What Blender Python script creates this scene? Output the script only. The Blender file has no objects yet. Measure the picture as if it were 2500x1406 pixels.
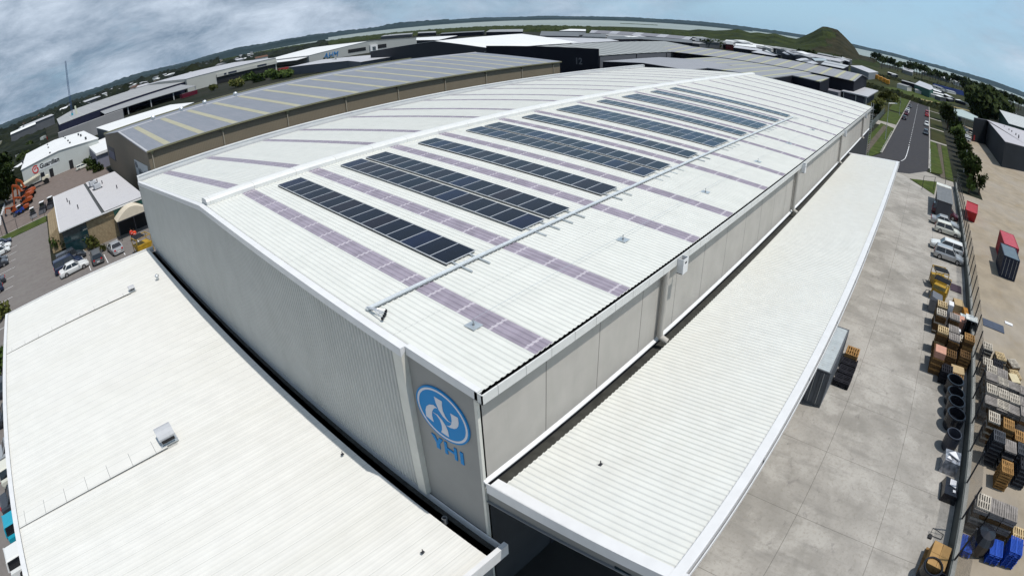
import bpy, math, random
from mathutils import Vector, Matrix
R_ = math.radians
PI = math.pi
rnd = random.Random(7)
sc = bpy.context.scene
sc.render.engine = 'CYCLES'
COL = sc.collection

# ------------------------------------------------------------------ camera
# wide drone lens (close to equidistant); x runs away from the camera along
# the big warehouse, y across it towards the left, z up, metres, ground z = 0
CAMP = Vector((-8.56636, -9.52509, 20.85))
K1, K3, K5, PPX, PPY = 0.00072249, 0.03438744, 0.01249952, 1230.426, 721.198
CS = Vector((0.67649481, -0.73536223, -0.03996463))
CU = Vector((0.37204521, 0.29442152, 0.8802831))
CF = Vector((0.63556049, 0.61037559, -0.47276262))
def ray(x, y):
    dx, dy = x-PPX, PPY-y
    r = math.hypot(dx, dy)+1e-9
    t = r*K1*(1+K3*(r/1250)**2+K5*(r/1250)**4)
    return math.cos(t)*CF+math.sin(t)*(dx/r*CS+dy/r*CU)
def at(x, y, z=0.0):                 # photo pixel -> point at height z
    d = ray(x, y)
    return CAMP+d*((z-CAMP.z)/d.z)
def far(x, y, dist):                 # photo pixel -> point at that ground distance
    d = ray(x, y)
    return CAMP+d*(dist/math.hypot(d.x, d.y))

cd = bpy.data.cameras.new('camera')
cam = bpy.data.objects.new('camera', cd); COL.objects.link(cam); sc.camera = cam
cd.type = 'PANO'
hc = cd if hasattr(cd, 'fisheye_polynomial_k0') else cd.cycles
hc.panorama_type = 'FISHEYE_LENS_POLYNOMIAL'
hc.fisheye_fov = R_(170)
hc.fisheye_polynomial_k0 = 0.0
hc.fisheye_polynomial_k1 = -5.00891334e-02
hc.fisheye_polynomial_k2 = -3.71484827e-05
hc.fisheye_polynomial_k3 = -3.07465480e-08
hc.fisheye_polynomial_k4 = -3.01812588e-07
cd.sensor_fit = 'HORIZONTAL'; cd.sensor_width = 36; cd.sensor_height = 36*1406/2500
cd.shift_x = (1250-PPX)/2500; cd.shift_y = (PPY-703)/1406
cd.clip_start = 0.1; cd.clip_end = 60000
cam.matrix_world = Matrix(((CS.x, CU.x, -CF.x, CAMP.x), (CS.y, CU.y, -CF.y, CAMP.y), (CS.z, CU.z, -CF.z, CAMP.z), (0, 0, 0, 1)))

# --------------------------------------------------------------- materials
MATS = {}
def M(name, col, rough=0.6, metal=0.0, var=0.0, scale=1.0, col2=None, detail=4, bump=0.0, stretch=None, spec=0.5, lo=0.4, hi=0.6):
    if name in MATS: return MATS[name]
    m = bpy.data.materials.new(name); m.use_nodes = True
    nt = m.node_tree; b = nt.nodes['Principled BSDF']
    b.inputs['Roughness'].default_value = rough
    b.inputs['Metallic'].default_value = metal
    if spec == .5: spec = .1 if rough >= .8 else .35
    b.inputs['Specular IOR Level'].default_value = spec
    b.inputs['Base Color'].default_value = (*col, 1)
    if var or col2 or bump:
        tc = nt.nodes.new('ShaderNodeTexCoord'); mp = nt.nodes.new('ShaderNodeMapping')
        if stretch: mp.inputs['Scale'].default_value = stretch
        n = nt.nodes.new('ShaderNodeTexNoise'); n.inputs['Scale'].default_value = scale; n.inputs['Detail'].default_value = detail
        nt.links.new(tc.outputs['Object'], mp.inputs[0]); nt.links.new(mp.outputs[0], n.inputs['Vector'])
        if var or col2:
            r = nt.nodes.new('ShaderNodeValToRGB')
            c2 = col2 or tuple(min(1, c*(1+var)) for c in col)
            c1 = col if col2 else tuple(c*(1-var) for c in col)
            r.color_ramp.elements[0].color = (*c1, 1); r.color_ramp.elements[1].color = (*c2, 1)
            r.color_ramp.elements[0].position = lo-0.1; r.color_ramp.elements[1].position = hi+0.1
            nt.links.new(n.outputs['Fac'], r.inputs[0]); nt.links.new(r.outputs[0], b.inputs['Base Color'])
        if bump:
            bp = nt.nodes.new('ShaderNodeBump'); bp.inputs['Strength'].default_value = bump; bp.inputs['Distance'].default_value = 0.05
            nt.links.new(n.outputs['Fac'], bp.inputs['Height']); nt.links.new(bp.outputs[0], b.inputs['Normal'])
    MATS[name] = m
    return m
def nodes(m): return m.node_tree, m.node_tree.nodes['Principled BSDF']
def add_lines(m, axis, period, offset, width, col, strength=1.0):
    """dark (or pale) lines at x = offset + k*period, in object space"""
    nt, b = nodes(m)
    tc = nt.nodes.new('ShaderNodeTexCoord'); sp = nt.nodes.new('ShaderNodeSeparateXYZ')
    nt.links.new(tc.outputs['Object'], sp.inputs[0])
    def mth(op, a, bv):
        k = nt.nodes.new('ShaderNodeMath'); k.operation = op
        nt.links.new(a, k.inputs[0]) if not isinstance(a, float) else None
        k.inputs[1].default_value = bv
        return k.outputs[0]
    v = mth('SUBTRACT', sp.outputs[axis], float(offset)-width/2)
    v = mth('DIVIDE', v, float(period)); 
    f = nt.nodes.new('ShaderNodeMath'); f.operation = 'FRACT'; nt.links.new(v, f.inputs[0])
    c = mth('LESS_THAN', f.outputs[0], width/period); c = mth('MULTIPLY', c, strength)
    mx = nt.nodes.new('ShaderNodeMix'); mx.data_type = 'RGBA'
    src = b.inputs['Base Color'].links[0].from_socket if b.inputs['Base Color'].links else None
    if src: nt.links.new(src, mx.inputs[6])
    else: mx.inputs[6].default_value = b.inputs['Base Color'].default_value[:]
    mx.inputs[7].default_value = (*col, 1)
    nt.links.new(c, mx.inputs[0]); nt.links.new(mx.outputs[2], b.inputs['Base Color'])
    return m
def add_stain(m, scale, col, lo, hi, strength, stretch=(1, 1, 1)):
    nt, b = nodes(m)
    tc = nt.nodes.new('ShaderNodeTexCoord'); mp = nt.nodes.new('ShaderNodeMapping'); mp.inputs['Scale'].default_value = stretch
    n = nt.nodes.new('ShaderNodeTexNoise'); n.inputs['Scale'].default_value = scale; n.inputs['Detail'].default_value = 6; n.inputs['Roughness'].default_value = 0.65
    mr = nt.nodes.new('ShaderNodeMapRange'); mr.inputs[1].default_value = lo; mr.inputs[2].default_value = hi; mr.inputs[4].default_value = strength
    nt.links.new(tc.outputs['Object'], mp.inputs[0]); nt.links.new(mp.outputs[0], n.inputs['Vector']); nt.links.new(n.outputs['Fac'], mr.inputs[0])
    mx = nt.nodes.new('ShaderNodeMix'); mx.data_type = 'RGBA'
    src = b.inputs['Base Color'].links[0].from_socket if b.inputs['Base Color'].links else None
    if src: nt.links.new(src, mx.inputs[6])
    else: mx.inputs[6].default_value = b.inputs['Base Color'].default_value[:]
    mx.inputs[7].default_value = (*col, 1)
    nt.links.new(mr.outputs[0], mx.inputs[0]); nt.links.new(mx.outputs[2], b.inputs['Base Color'])
    return m

white_roof = add_stain(add_stain(M('white_roof', (0.635, 0.64, 0.6), 0.45, 0, 0.04, 1.2, detail=10), 0.25, (0.5, 0.52, 0.48), 0.48, 0.8, 0.4, (5, 0.3, 1)), 1.4, (.42, .42, .38), .6, .8, .35, (4, .35, 1)); add_lines(white_roof, 1, 7.6, 3.9, .035, (.42, .43, .41), .5)
canopy_roof = add_stain(add_stain(M('canopy_roof_sheet', (0.64, 0.645, 0.61), 0.5, 0, 0.04, 1.5, detail=10), 0.3, (0.6, 0.575, 0.5), 0.45, 0.8, 0.5, (.3, 0.6, 1)), 1.5, (.5, .47, .4), .62, .8, .22, (4, .5, 1))
office_white = add_stain(add_stain(M('office_roof_sheet', (0.67, 0.66, 0.62), 0.5, 0, 0.035, 1.0, detail=10), 0.2, (0.58, 0.565, 0.5), 0.46, 0.85, 0.55, (0.3, 2, 1)), 2.0, (.4, .38, .33), .64, .8, .4, (.5, 3, 1))
flash_white = M('white_flashing', (0.66, 0.66, 0.66), 0.4, 0, 0.04, 2.0)
offwhite = M('cream_flashing', (0.62, 0.61, 0.55), 0.45, 0, 0.05, 2)
gable_clad = add_stain(M('grey_cladding', (0.5, 0.5, 0.475), 0.5, 0, 0.04, 1), 0.3, (0.36, 0.36, 0.33), 0.5, 0.8, 0.4, (1, 1.5, .3))
logo_grey = M('logo_panel_grey', (0.29, 0.285, 0.27), 0.7, 0, 0.05, 0.7, detail=8)
precast = add_stain(M('precast_concrete', (0.43, 0.405, 0.37), 0.8, 0, 0.06, 0.9, detail=10), 0.6, (0.33, 0.315, 0.28), 0.45, 0.8, 0.45, (1, 1, .2)); add_stain(precast, 1.6, (0.3, 0.285, 0.25), 0.55, 0.8, 0.28, (1.6, 1, .12))
add_lines(precast, 0, 3.13, 0.06, 0.045, (0.16, 0.15, 0.14), 0.9)
skylight = M('skylight_sheet', (0.29, 0.255, 0.305), 0.4, 0, 0.16, 1.5, detail=8)
add_lines(skylight, 1, 1.55, 0.3, 0.1, (0.52, 0.48, 0.52), 0.85)
black = M('black_void', (0.012, 0.012, 0.014), 0.6)
dark_gutter = M('dark_gutter', (0.045, 0.045, 0.04), 0.5, 0, 0.3, 3)
galv = M('galvanised_steel', (0.55, 0.58, 0.6), 0.35, 0.6, 0.1, 3)
alu = M('aluminium_frame', (0.62, 0.63, 0.65), 0.35, 0.5)
pv = M('solar_cell', (0.004, 0.006, 0.015), 0.2, 0, 0.35, 0.9, detail=2, spec=0.2)
logo_blue = M('sign_blue', (0.012, 0.235, 0.56), 0.6, spec=.2)
logo_white = M('sign_white', (0.62, 0.63, 0.68), 0.4)
concrete = M('yard_concrete', (0.37, 0.35, 0.32), 0.85, 0, 0.16, 0.5, detail=14, lo=.35, hi=.65)
add_stain(concrete, 0.12, (0.2, 0.19, 0.17), 0.42, 0.66, 0.75); add_stain(concrete, .35, (.44, .42, .385), .5, .62, .6); add_stain(concrete, 5.0, (0.22, 0.2, 0.17), 0.5, 0.75, 0.6); add_stain(concrete, .5, (.2, .19, .175), .52, .66, .45, (2.5, .5, 1)); add_stain(concrete, 1.1, (.27, .2, .13), .66, .76, .5)
add_stain(concrete, 0.9, (0.14, 0.13, 0.125), 0.6, 0.72, 0.65, (1, 1.6, 1))
add_lines(concrete, 0, 5.4, 11.75, 0.035, (0.1, 0.09, 0.08), 0.6); add_lines(concrete, 1, 4.65, -9.1, 0.035, (0.1, 0.09, 0.08), 0.6)
tan_yard = M('gravel_yard', (0.29, 0.245, 0.185), 0.9, 0, 0.2, 0.4, detail=10, lo=.35, hi=.65)
add_stain(tan_yard, 0.06, (0.32, 0.29, 0.255), 0.45, 0.7, 0.8); add_stain(tan_yard, 0.25, (0.27, 0.2, 0.11), 0.55, 0.75, 0.6); add_stain(tan_yard, 2.5, (0.2, 0.17, 0.13), 0.55, 0.8, 0.5)
asphalt = M('asphalt', (0.048, 0.046, 0.05), 0.85, 0, 0.12, 1.2, detail=10)
add_stain(asphalt, 0.2, (0.055, 0.052, 0.05), 0.45, 0.8, 0.6)
carpark_m = M('carpark_asphalt', (0.165, 0.15, 0.142), 0.9, 0, 0.12, 1.5, detail=10, lo=.35, hi=.65)
add_stain(carpark_m, 0.25, (0.2, 0.19, 0.175), 0.45, 0.75, 0.7, (1, 2.5, 1)); add_stain(carpark_m, 0.8, (0.08, 0.075, 0.07), 0.6, 0.8, 0.5)
brown_paving = M('brown_paving', (0.16, 0.13, 0.115), 0.9, 0, 0.15, 0.8, detail=10)
grass_m = M('grass', (0.03, 0.05, 0.01), 0.95, 0, 0.2, 0.5, (0.07, 0.09, 0.02), 10)
add_stain(grass_m, 0.15, (0.06, 0.055, 0.025), 0.5, 0.75, 0.6)
rough_grass = M('rough_grass', (0.016, 0.024, 0.006), 0.95, 0, 0, 0.04, (0.05, 0.048, 0.018), 12)
ground_m = M('ground_cover', (0.009, 0.013, 0.005), 0.95, 0, 0, 0.02, (0.035, 0.034, 0.027), 14)
hill_m = M('hill_grass', (0.034, 0.045, 0.008), 0.95, 0, 0, 0.03, (0.01, 0.015, 0.004), 12)
rock_m = M('quarry_rock', (0.012, 0.013, 0.005), 0.95, 0, 0, 0.06, (0.04, 0.034, 0.016), 12)
water_m = M('harbour_water', (0.2, 0.225, 0.195), 0.4, 0, 0, 0.0015, (0.27, 0.285, 0.24), 6, stretch=(0.4, 1, 1), spec=0.3)
farland_m = M('far_land', (0.01, 0.022, 0.026), 0.95, 0, 0, 0.003, (0.026, 0.042, 0.045), 12)
mangrove_m = M('mangrove_leaves', (0.013, 0.022, 0.004), 0.95, 0, 0, 0.03, (0.038, 0.048, 0.009), 12)
bark = M('bark', (0.09, 0.065, 0.045), 0.9, 0, 0.3, 4)
leaf_d = M('dark_leaves', (0.01, 0.022, 0.005), 0.8, 0, 0, 0.7, (0.045, 0.06, 0.014), 6)
leaf_m = M('green_leaves', (0.03, 0.055, 0.012), 0.8, 0, 0, 0.9, (0.07, 0.1, 0.025), 6)
leaf_y = M('olive_leaves', (0.07, 0.085, 0.02), 0.8, 0, 0, 0.9, (0.12, 0.12, 0.035), 6)
paint_white = M('white_paint', (0.7, 0.7, 0.7), 0.6, 0, 0.1, 3)
brick_m = add_lines(M('tan_blockwork', (0.27, 0.21, 0.13), 0.85, 0, 0.18, 2.5, detail=8), 2, 0.2, 0.0, 0.03, (0.16, 0.125, 0.08), 0.8)
add_stain(brick_m, 1.2, (0.17, 0.12, 0.07), 0.5, 0.7, 0.6)
glass_dark = M('tinted_glass', (0.01, 0.03, 0.035), 0.06, 0, 0, 1, spec=0.8)
mesh_n = None
glass_car = M('car_glass', (0.012, 0.014, 0.018), 0.05, 0, 0, 1, spec=0.8)
tyre_m = M('tyre_rubber', (0.015, 0.015, 0.015), 0.8)
rim_m = M('wheel_rim', (0.35, 0.35, 0.36), 0.35, 0.7)
red_light = M('red_lamp', (0.45, 0.01, 0.01), 0.3)
clear_light = M('clear_lamp', (0.6, 0.6, 0.58), 0.15)
steel_dark = M('dark_steel', (0.035, 0.037, 0.045), 0.5, 0.2, 0.2, 5)
grey_wall = M('grey_wall', (0.23, 0.235, 0.24), 0.8, 0, 0.08, 0.4, detail=8)

# -------------------------------------------------------------- mesh tools
class MB:
    def __init__(s): s.v = []; s.f = []
    def add(s, vs, fs):
        o = len(s.v); s.v += [tuple(v) for v in vs]; s.f += [tuple(i+o for i in f) for f in fs]; return s
    def box(s, x0, y0, z0, x1, y1, z1):
        if x0 > x1: x0, x1 = x1, x0
        if y0 > y1: y0, y1 = y1, y0
        if z0 > z1: z0, z1 = z1, z0
        return s.add([(x0, y0, z0), (x1, y0, z0), (x1, y1, z0), (x0, y1, z0), (x0, y0, z1), (x1, y0, z1), (x1, y1, z1), (x0, y1, z1)],
                     [(0, 3, 2, 1), (4, 5, 6, 7), (0, 1, 5, 4), (1, 2, 6, 5), (2, 3, 7, 6), (3, 0, 4, 7)])
    def hexa(s, p):                      # 8 points: 4 bottom (ccw), 4 top
        return s.add(p, [(0, 3, 2, 1), (4, 5, 6, 7), (0, 1, 5, 4), (1, 2, 6, 5), (2, 3, 7, 6), (3, 0, 4, 7)])
    def quad(s, a, b, c, d): return s.add([a, b, c, d], [(0, 1, 2, 3)])
    def prism(s, poly, z0, z1):          # polygon in xy, ccw
        n = len(poly)
        vs = [(x, y, z0) for x, y in poly]+[(x, y, z1) for x, y in poly]
        fs = [tuple(range(n-1, -1, -1)), tuple(range(n, 2*n))]+[(i, (i+1) % n, n+(i+1) % n, n+i) for i in range(n)]
        return s.add(vs, fs)
    def slab(s, poly, vec):              # 3d polygon extruded by vec
        n = len(poly); vec = Vector(vec); P = [Vector(q) for q in poly]
        return s.add(P+[q+vec for q in P], [tuple(range(n-1, -1, -1)), tuple(range(n, 2*n))]+[(i, (i+1) % n, n+(i+1) % n, n+i) for i in range(n)])
    def rod(s, a, b, r, n=8, r2=None):
        a, b = Vector(a), Vector(b); d = (b-a).normalized()
        u = d.orthogonal().normalized(); w = d.cross(u); r2 = r if r2 is None else r2
        vs = [a+(u*math.cos(2*PI*i/n)+w*math.sin(2*PI*i/n))*r for i in range(n)]+[b+(u*math.cos(2*PI*i/n)+w*math.sin(2*PI*i/n))*r2 for i in range(n)]
        return s.add(vs, [tuple(range(n-1, -1, -1)), tuple(range(n, 2*n))]+[(i, (i+1) % n, n+(i+1) % n, n+i) for i in range(n)])
    def bar(s, a, b, w, h):              # rectangular bar
        a, b = Vector(a), Vector(b); d = (b-a).normalized(); u = d.cross(Vector((0, 0, 1)))
        if u.length < 1e-4: u = Vector((1, 0, 0))
        u.normalize(); t = u.cross(d); u *= w/2; t *= h/2
        return s.hexa([a-u-t, a+u-t, b+u-t, b-u-t, a-u+t, a+u+t, b+u+t, b-u+t])
    def ribbed(s, O, U, length, V, N, pitch, h, flat=0.45, rise=0.16):
        O, U, V, N = Vector(O), Vector(U), Vector(V), Vector(N)
        k = int(length/pitch+0.5); prof = []; st_ = length/k if abs(length/pitch-k) < .42 else pitch
        for i in range(k+1):
            for f, dz in ((0, 0), (flat, 0), (flat+rise, h), (1-rise, h)):
                if (i+f)*st_ <= length-.001: prof.append(((i+f)*st_, dz))
        prof.append((length, 0 if st_ != pitch or abs(length/pitch-k) < .01 else prof[-1][1]))
        A = [O+U*u+N*dz for u, dz in prof]; n = len(A)
        return s.add(A+[a+V for a in A], [(i, i+1, n+i+1, n+i) for i in range(n-1)])
    def revolve(s, prof, n=14, c=(0, 0, 0)):   # (r, z) pairs about z
        vs = []
        for r, z in prof: vs += [(c[0]+r*math.cos(2*PI*i/n), c[1]+r*math.sin(2*PI*i/n), c[2]+z) for i in range(n)]
        fs = [(j*n+i, j*n+(i+1) % n, (j+1)*n+(i+1) % n, (j+1)*n+i) for j in range(len(prof)-1) for i in range(n)]
        fs += [tuple(range(n-1, -1, -1)), tuple(range((len(prof)-1)*n, len(prof)*n))]
        return s.add(vs, fs)
    def build(s, name, mat, parent=None, smooth=False, world=False):
        me = bpy.data.meshes.new(name)
        vs = s.v
        if world and parent is not None:
            q = parent
            while q.parent is not None: q = q.parent
            l = q.location; vs = [(v[0]-l.x, v[1]-l.y, v[2]-l.z) for v in vs]
        me.from_pydata(vs, [], s.f); me.update()
        if smooth: me.polygons.foreach_set('use_smooth', [True]*len(me.polygons))
        me.materials.append(mat)
        o = bpy.data.objects.new(name, me); COL.objects.link(o)
        if parent is not None: o.parent = parent
        return o
def tag(o, label=None, cat=None, group=None, kind=None):
    if label: o['label'] = label
    if cat: o['category'] = cat
    if group: o['group'] = group
    if kind: o['kind'] = kind
    return o
def thing(name, label, cat, loc=(0, 0, 0), rz=0, group=None):
    o = bpy.data.objects.new(name, None); COL.objects.link(o); o.empty_display_size = 0.3
    o.location = loc; o.rotation_euler = (0, 0, rz)
    return tag(o, label, cat, group)
def struct(name, mb, mat): return tag(mb.build(name, mat), kind='structure')
def copy_tree(o, parent=None):
    c = o.copy(); COL.objects.link(c); c.parent = parent
    for ch in list(o.children): copy_tree(ch, c)
    return c
def text_obj(name, body, size, mat, parent, O, ex, ey, depth=0.03, extr=0.02, bold=0.0, shear=0.0):
    """writing as a mesh part in the parent's space; ex/ey = directions of the baseline and of 'up'"""
    cu = bpy.data.curves.new(name, 'FONT'); cu.body = body; cu.size = size; cu.extrude = extr; cu.shear = shear; cu.offset = bold
    t = bpy.data.objects.new(name, cu); COL.objects.link(t)
    dg = bpy.context.evaluated_depsgraph_get()
    me = bpy.data.meshes.new_from_object(t.evaluated_get(dg)); bpy.data.objects.remove(t); bpy.data.curves.remove(cu)
    ex, ey = Vector(ex).normalized(), Vector(ey).normalized(); ez = ex.cross(ey); O = Vector(O)
    for v in me.vertices: v.co = O+ex*v.co.x+ey*v.co.y+ez*(v.co.z+depth)
    me.materials.clear(); me.materials.append(mat)
    o = bpy.data.objects.new(name, me); COL.objects.link(o); o.parent = parent
    return o
HAZE = True
# --------------------------------------------------------- the big warehouse
W, L, HE, HR = 45.58, 91.6, 10.965, 12.42
SL = (HR-HE)/(W/2)
cs = math.hypot(1, SL)
wh = thing('warehouse', 'long white-roofed warehouse with a blue round emblem on its corner', 'warehouse')
NR, NL = (0, -SL/cs, 1/cs), (0, SL/cs, 1/cs)
m = MB().ribbed((0, -.15, HE-SL*0.15), (1, 0, 0), L, (0, W/2+.15, HR-HE+SL*.15), NR, 0.25, 0.032)
rr = m.build('roof_slope', white_roof, wh)
m = MB().ribbed((0, W/2, HR), (1, 0, 0), L, (0, W/2-0.1, -(HR-HE)*(W/2-.1)/(W/2)), NL, 0.25, 0.032)
rl = m.build('roof_slope', white_roof, wh)
k = 0
for i in range(9):
    for c in (3.1, 7.75):
        x = c+11.05*i
        if x > L-1: continue
        x0 = round((x-0.5)/(L/366))*(L/366)
        MB().ribbed((x0, -.13, HE-SL*.13+.009), (1, 0, 0), 3.44*L/366, (0, W/2-.33, SL*(W/2-.33)), NR, L/366, 0.032).build('skylight', skylight, rr)
        MB().ribbed((x0, W/2+.5, HR-SL*.5+.009), (1, 0, 0), 3.44*L/366, (0, W/2-.65, -SL*(W/2-.65)), NL, L/366, 0.032).build('skylight', skylight, rl)
# ridge ventilator
m = MB()
pr = [(-.52, -.02), (-.52, .2), (-.42, .33), (0, .38), (.42, .33), (.52, .2), (.52, -.02)]
m.slab([(0.15, W/2+y, HR+z) for y, z in pr], (L-0.4, 0, 0))
ridge_white = add_lines(M('ridge_sheet', (0.66, 0.66, 0.64), 0.4, 0, 0.04, 2.0), 0, 3.0, 0.4, .04, (.45, .45, .42), .8)
rc = m.build('ridge_vent', ridge_white, wh)
# barge flashings at both gable ends
def barge(xo, xi, y0, y1, drop, name='barge_flashing'):
    def zr(y): return HE+SL*y if y <= W/2 else HR-SL*(y-W/2)
    m = MB(); ys = [y0, y1] if not (y0 < W/2 < y1) else [y0, W/2, y1]
    for a, b in zip(ys[:-1], ys[1:]):
        za, zb = zr(a)+.05, zr(b)+.05
        m.hexa([(xo, a, za-drop), (xi, a, za-.1), (xi, b, zb-.1), (xo, b, zb-drop), (xo, a, za), (xi, a, za), (xi, b, zb), (xo, b, zb)])
    return m.build(name, flash_white, wh)
barge(-.25, .06, 3.1, W, .33); barge(-.06, .14, -.12, 3.1, .33)
barge(L+.2, L-.15, -.1, W, .4)
# gutter along the near eave
m = MB()
m.box(-.06, -.32, 10.63, L+.05, -.27, 10.96); m.box(-.06, -.29, 10.62, L+.05, -.0, 10.65); m.box(-.06, -.32, 10.63, -.03, 0, 10.98); m.box(L+.02, -.32, 10.63, L+.05, 0, 10.98)
g = m.build('eave_gutter', add_lines(M('gutter_sheet', (0.62, 0.62, 0.6), 0.4, 0, 0.04, 2.0), 0, 1.24, .6, .025, (.2, .2, .2), .8), wh)
MB().box(0, -.285, 10.655, L, -.012, 10.70).build('gutter_shadow_trough', dark_gutter, g)
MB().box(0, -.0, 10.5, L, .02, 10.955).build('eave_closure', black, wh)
# far eave box gutter and parapet
m = MB(); m.box(-.15, W+.2, 10.3, L+.1, W+.4, 11.50); m.box(-.15, W+.14, 11.47, L+.1, W+.46, 11.56); m.box(-.15, W-.0, 10.5, -.05, W+.2, 11.5); m.box(L, W-.0, 10.5, L+.1, W+.2, 11.5)
m.build('parapet', flash_white, wh)
MB().box(-.04, W-.08, 10.5, L, W+.2, 10.72).build('box_gutter', dark_gutter, wh)
# walls
m = MB()
m.box(0.02, 0.0, 7.1, L, .15, 10.6); pw = m.build('long_wall', precast, wh); MB().box(.02, 0, 0, L, .15, 7.1).build('lower_wall', M('dark_wall_with_shade', (.05, .052, .056), .8, 0, .1, .5), wh)  # dark grey lower wall, with the canopy's shade also put into its colour
m = MB(); m.slab([(0, .0, 0), (0, W, 0), (0, W, HE), (0, W/2, HR), (0, 0, HE)], (.18, 0, 0)); m.build('gable_wall', logo_grey, wh)
m = MB(); m.slab([(L-.18, .15, 0), (L-.18, W, 0), (L-.18, W, HE-.1), (L-.18, W/2, HR-.1), (L-.18, .15, HE-.1)], (.18, 0, 0)); m.box(.2, W-.0, 0, L-.2, W+.2, 10.4); m.build('rear_wall', precast, wh)
# ribbed cladding on the gable
m = MB(); n = int((W-3.62)/.21)
pts = []
for i in range(n+1):
    y = 3.62+(W-3.62)*i/n; st = (W-3.62)/n
    if i < n:
        for f, dx in ((0, 0), (.45, 0), (.6, .045), (.85, .045)): pts.append((y+f*st, dx))
    else: pts.append((y, 0))
def zt(y): return (HE+SL*y if y <= W/2 else HR-SL*(y-W/2))-.12
A = [(-.16-dx, y, 4.38) for y, dx in pts]; B = [(-.16-dx, y, zt(y)) for y, dx in pts]; q = len(A)
m.add(A+B, [(i+1, i, q+i, q+i+1) for i in range(q-1)]); m.build('gable_cladding', gable_clad, wh)
m = MB(); m.box(-.24, 3.12, 4.3, -.0, 3.6, zt(3.2)); m.build('corner_flashing', offwhite, wh)
m = MB(); m.box(-.225, W-.35, 4.38, .02, W+.05, zt(W-.1)); m.build('corner_flashing', gable_clad, wh)
MB().box(-.13, 3.6, 4.35, -.002, W, 4.5).build('cladding_sill', steel_dark, wh)
m = MB(); m.box(-.015, -.015, 0, .1, .1, 10.6); m.build('corner_trim', offwhite, wh)
# emblem and letters on the logo panel (traced in the plane of the wall: y, z)
def ell(cy, cz, a, b, x, n=72): return [(x, cy-a*math.cos(2*PI*i/n), cz+b*math.sin(2*PI*i/n)) for i in range(n)]
em = MB().slab(ell(1.66, 9.14, 1.27, 1.05, -.05), (.05, 0, 0)).build('emblem', logo_blue, wh)
m = MB(); a, b = ell(1.66, 9.14, 1.2, .985, -.054), ell(1.66, 9.14, 1.11, .91, -.054)
m.add(a+b, [(i, (i+1) % 72, 72+(i+1) % 72, 72+i) for i in range(72)]); m.build('emblem_ring', logo_white, em)
blades = [[(1.92, 9.8), (1.54, 9.8), (1.57, 9.62), (1.56, 9.4), (1.47, 9.22), (1.36, 9.12), (1.2, 9.08), (1.4, 9.07), (1.6, 9.15), (1.76, 9.32), (1.86, 9.55)],
          [(1.2, 9.5), (.85, 9.51), (.84, 9.3), (.88, 9.14), (.97, 9.0), (1.1, 8.9), (1.28, 8.84), (1.48, 8.83), (1.32, 8.9), (1.22, 9.02), (1.17, 9.2), (1.17, 9.35)],
          [(2.14, 9.05), (1.92, 9.03), (1.78, 8.9), (1.72, 8.7), (1.73, 8.5), (1.8, 8.35), (1.42, 8.34), (1.43, 8.6), (1.52, 8.8), (1.66, 8.95), (1.86, 9.07)],
          [(1.83, 9.36), (2.02, 9.4), (2.24, 9.3), (2.4, 9.14), (2.48, 8.95), (2.5, 8.66), (2.13, 8.6), (2.17, 8.86), (2.14, 9.05), (2.04, 9.22), (1.95, 9.31)]]
for bl in blades: MB().slab([(-.056, y, z) for y, z in bl], (-.004, 0, 0)).build('emblem_blade', logo_white, em)
lt = []
Y_ = [(2.42, 7.92), (2.24, 7.92), (2.13, 7.72), (2.02, 7.92), (1.84, 7.92), (2.04, 7.6), (2.04, 7.36), (2.21, 7.36), (2.21, 7.6)]
for poly in ([Y_], [[(1.78, 7.92), (1.65, 7.92), (1.65, 7.36), (1.78, 7.36)], [(1.65, 7.69), (1.3, 7.69), (1.3, 7.59), (1.65, 7.59)], [(1.3, 7.92), (1.17, 7.92), (1.17, 7.36), (1.3, 7.36)]], [[(1.01, 7.92), (.86, 7.92), (.86, 7.36), (1.01, 7.36)]]):
    m = MB()
    for p_ in poly: m.slab([(-.03, y, z) for y, z in p_], (.025, 0, 0))
    m.build('letter', logo_blue, wh)
# trims and downpipes on the long wall
m = MB(); m.hexa([(-.02, -.13, 7.1), (L, -.13, 7.1), (L, 0, 7.12), (-.02, 0, 7.12), (-.02, -.13, 7.14), (L, -.13, 7.14), (L, 0, 7.22), (-.02, 0, 7.22)]); m.build('apron_flashing', flash_white, wh)
for x in (11.05, 33.75, 56.2, 78.9):
    m = MB(); m.rod((x, -.2, 10.62), (x, -.2, 7.35), .14, 12); m.rod((x, -.2, 7.37), (x+.1, -.55, 7.18), .14, 12); dp = m.build('downpipe', precast, wh, smooth=False)
    m = MB()
    m.box(x+.75, -.62, 10.25, x+1.25, -.6, 10.95); m.box(x+.75, -.6, 10.25, x+.78, -.33, 10.95); m.box(x+1.22, -.6, 10.25, x+1.25, -.33, 10.95); m.box(x+.75, -.6, 10.25, x+1.25, -.33, 10.28)
    m.build('rain_head', flash_white, dp); MB().box(x+.9, -.625, 10.72, x+1.1, -.62, 10.8).build('overflow_slot', black, dp)
# ladder and cable frames at the far corner
m = MB()
for y in (-.35, -.75): m.bar((88.6, y, 2.5), (88.6, y, 12.0), .06, .06)
for i in range(30): m.bar((88.6, -.35, 2.7+.3*i), (88.6, -.75, 2.7+.3*i), .04, .04)
for z in (8, 9, 10, 11): m.bar((88.3, -.3, z), (88.3, -1.1, z), .04, .04)
m.build('access_ladder', galv, wh)
mid_beam = M('beam_grey', (.2, .2, .19), .6)
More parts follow.
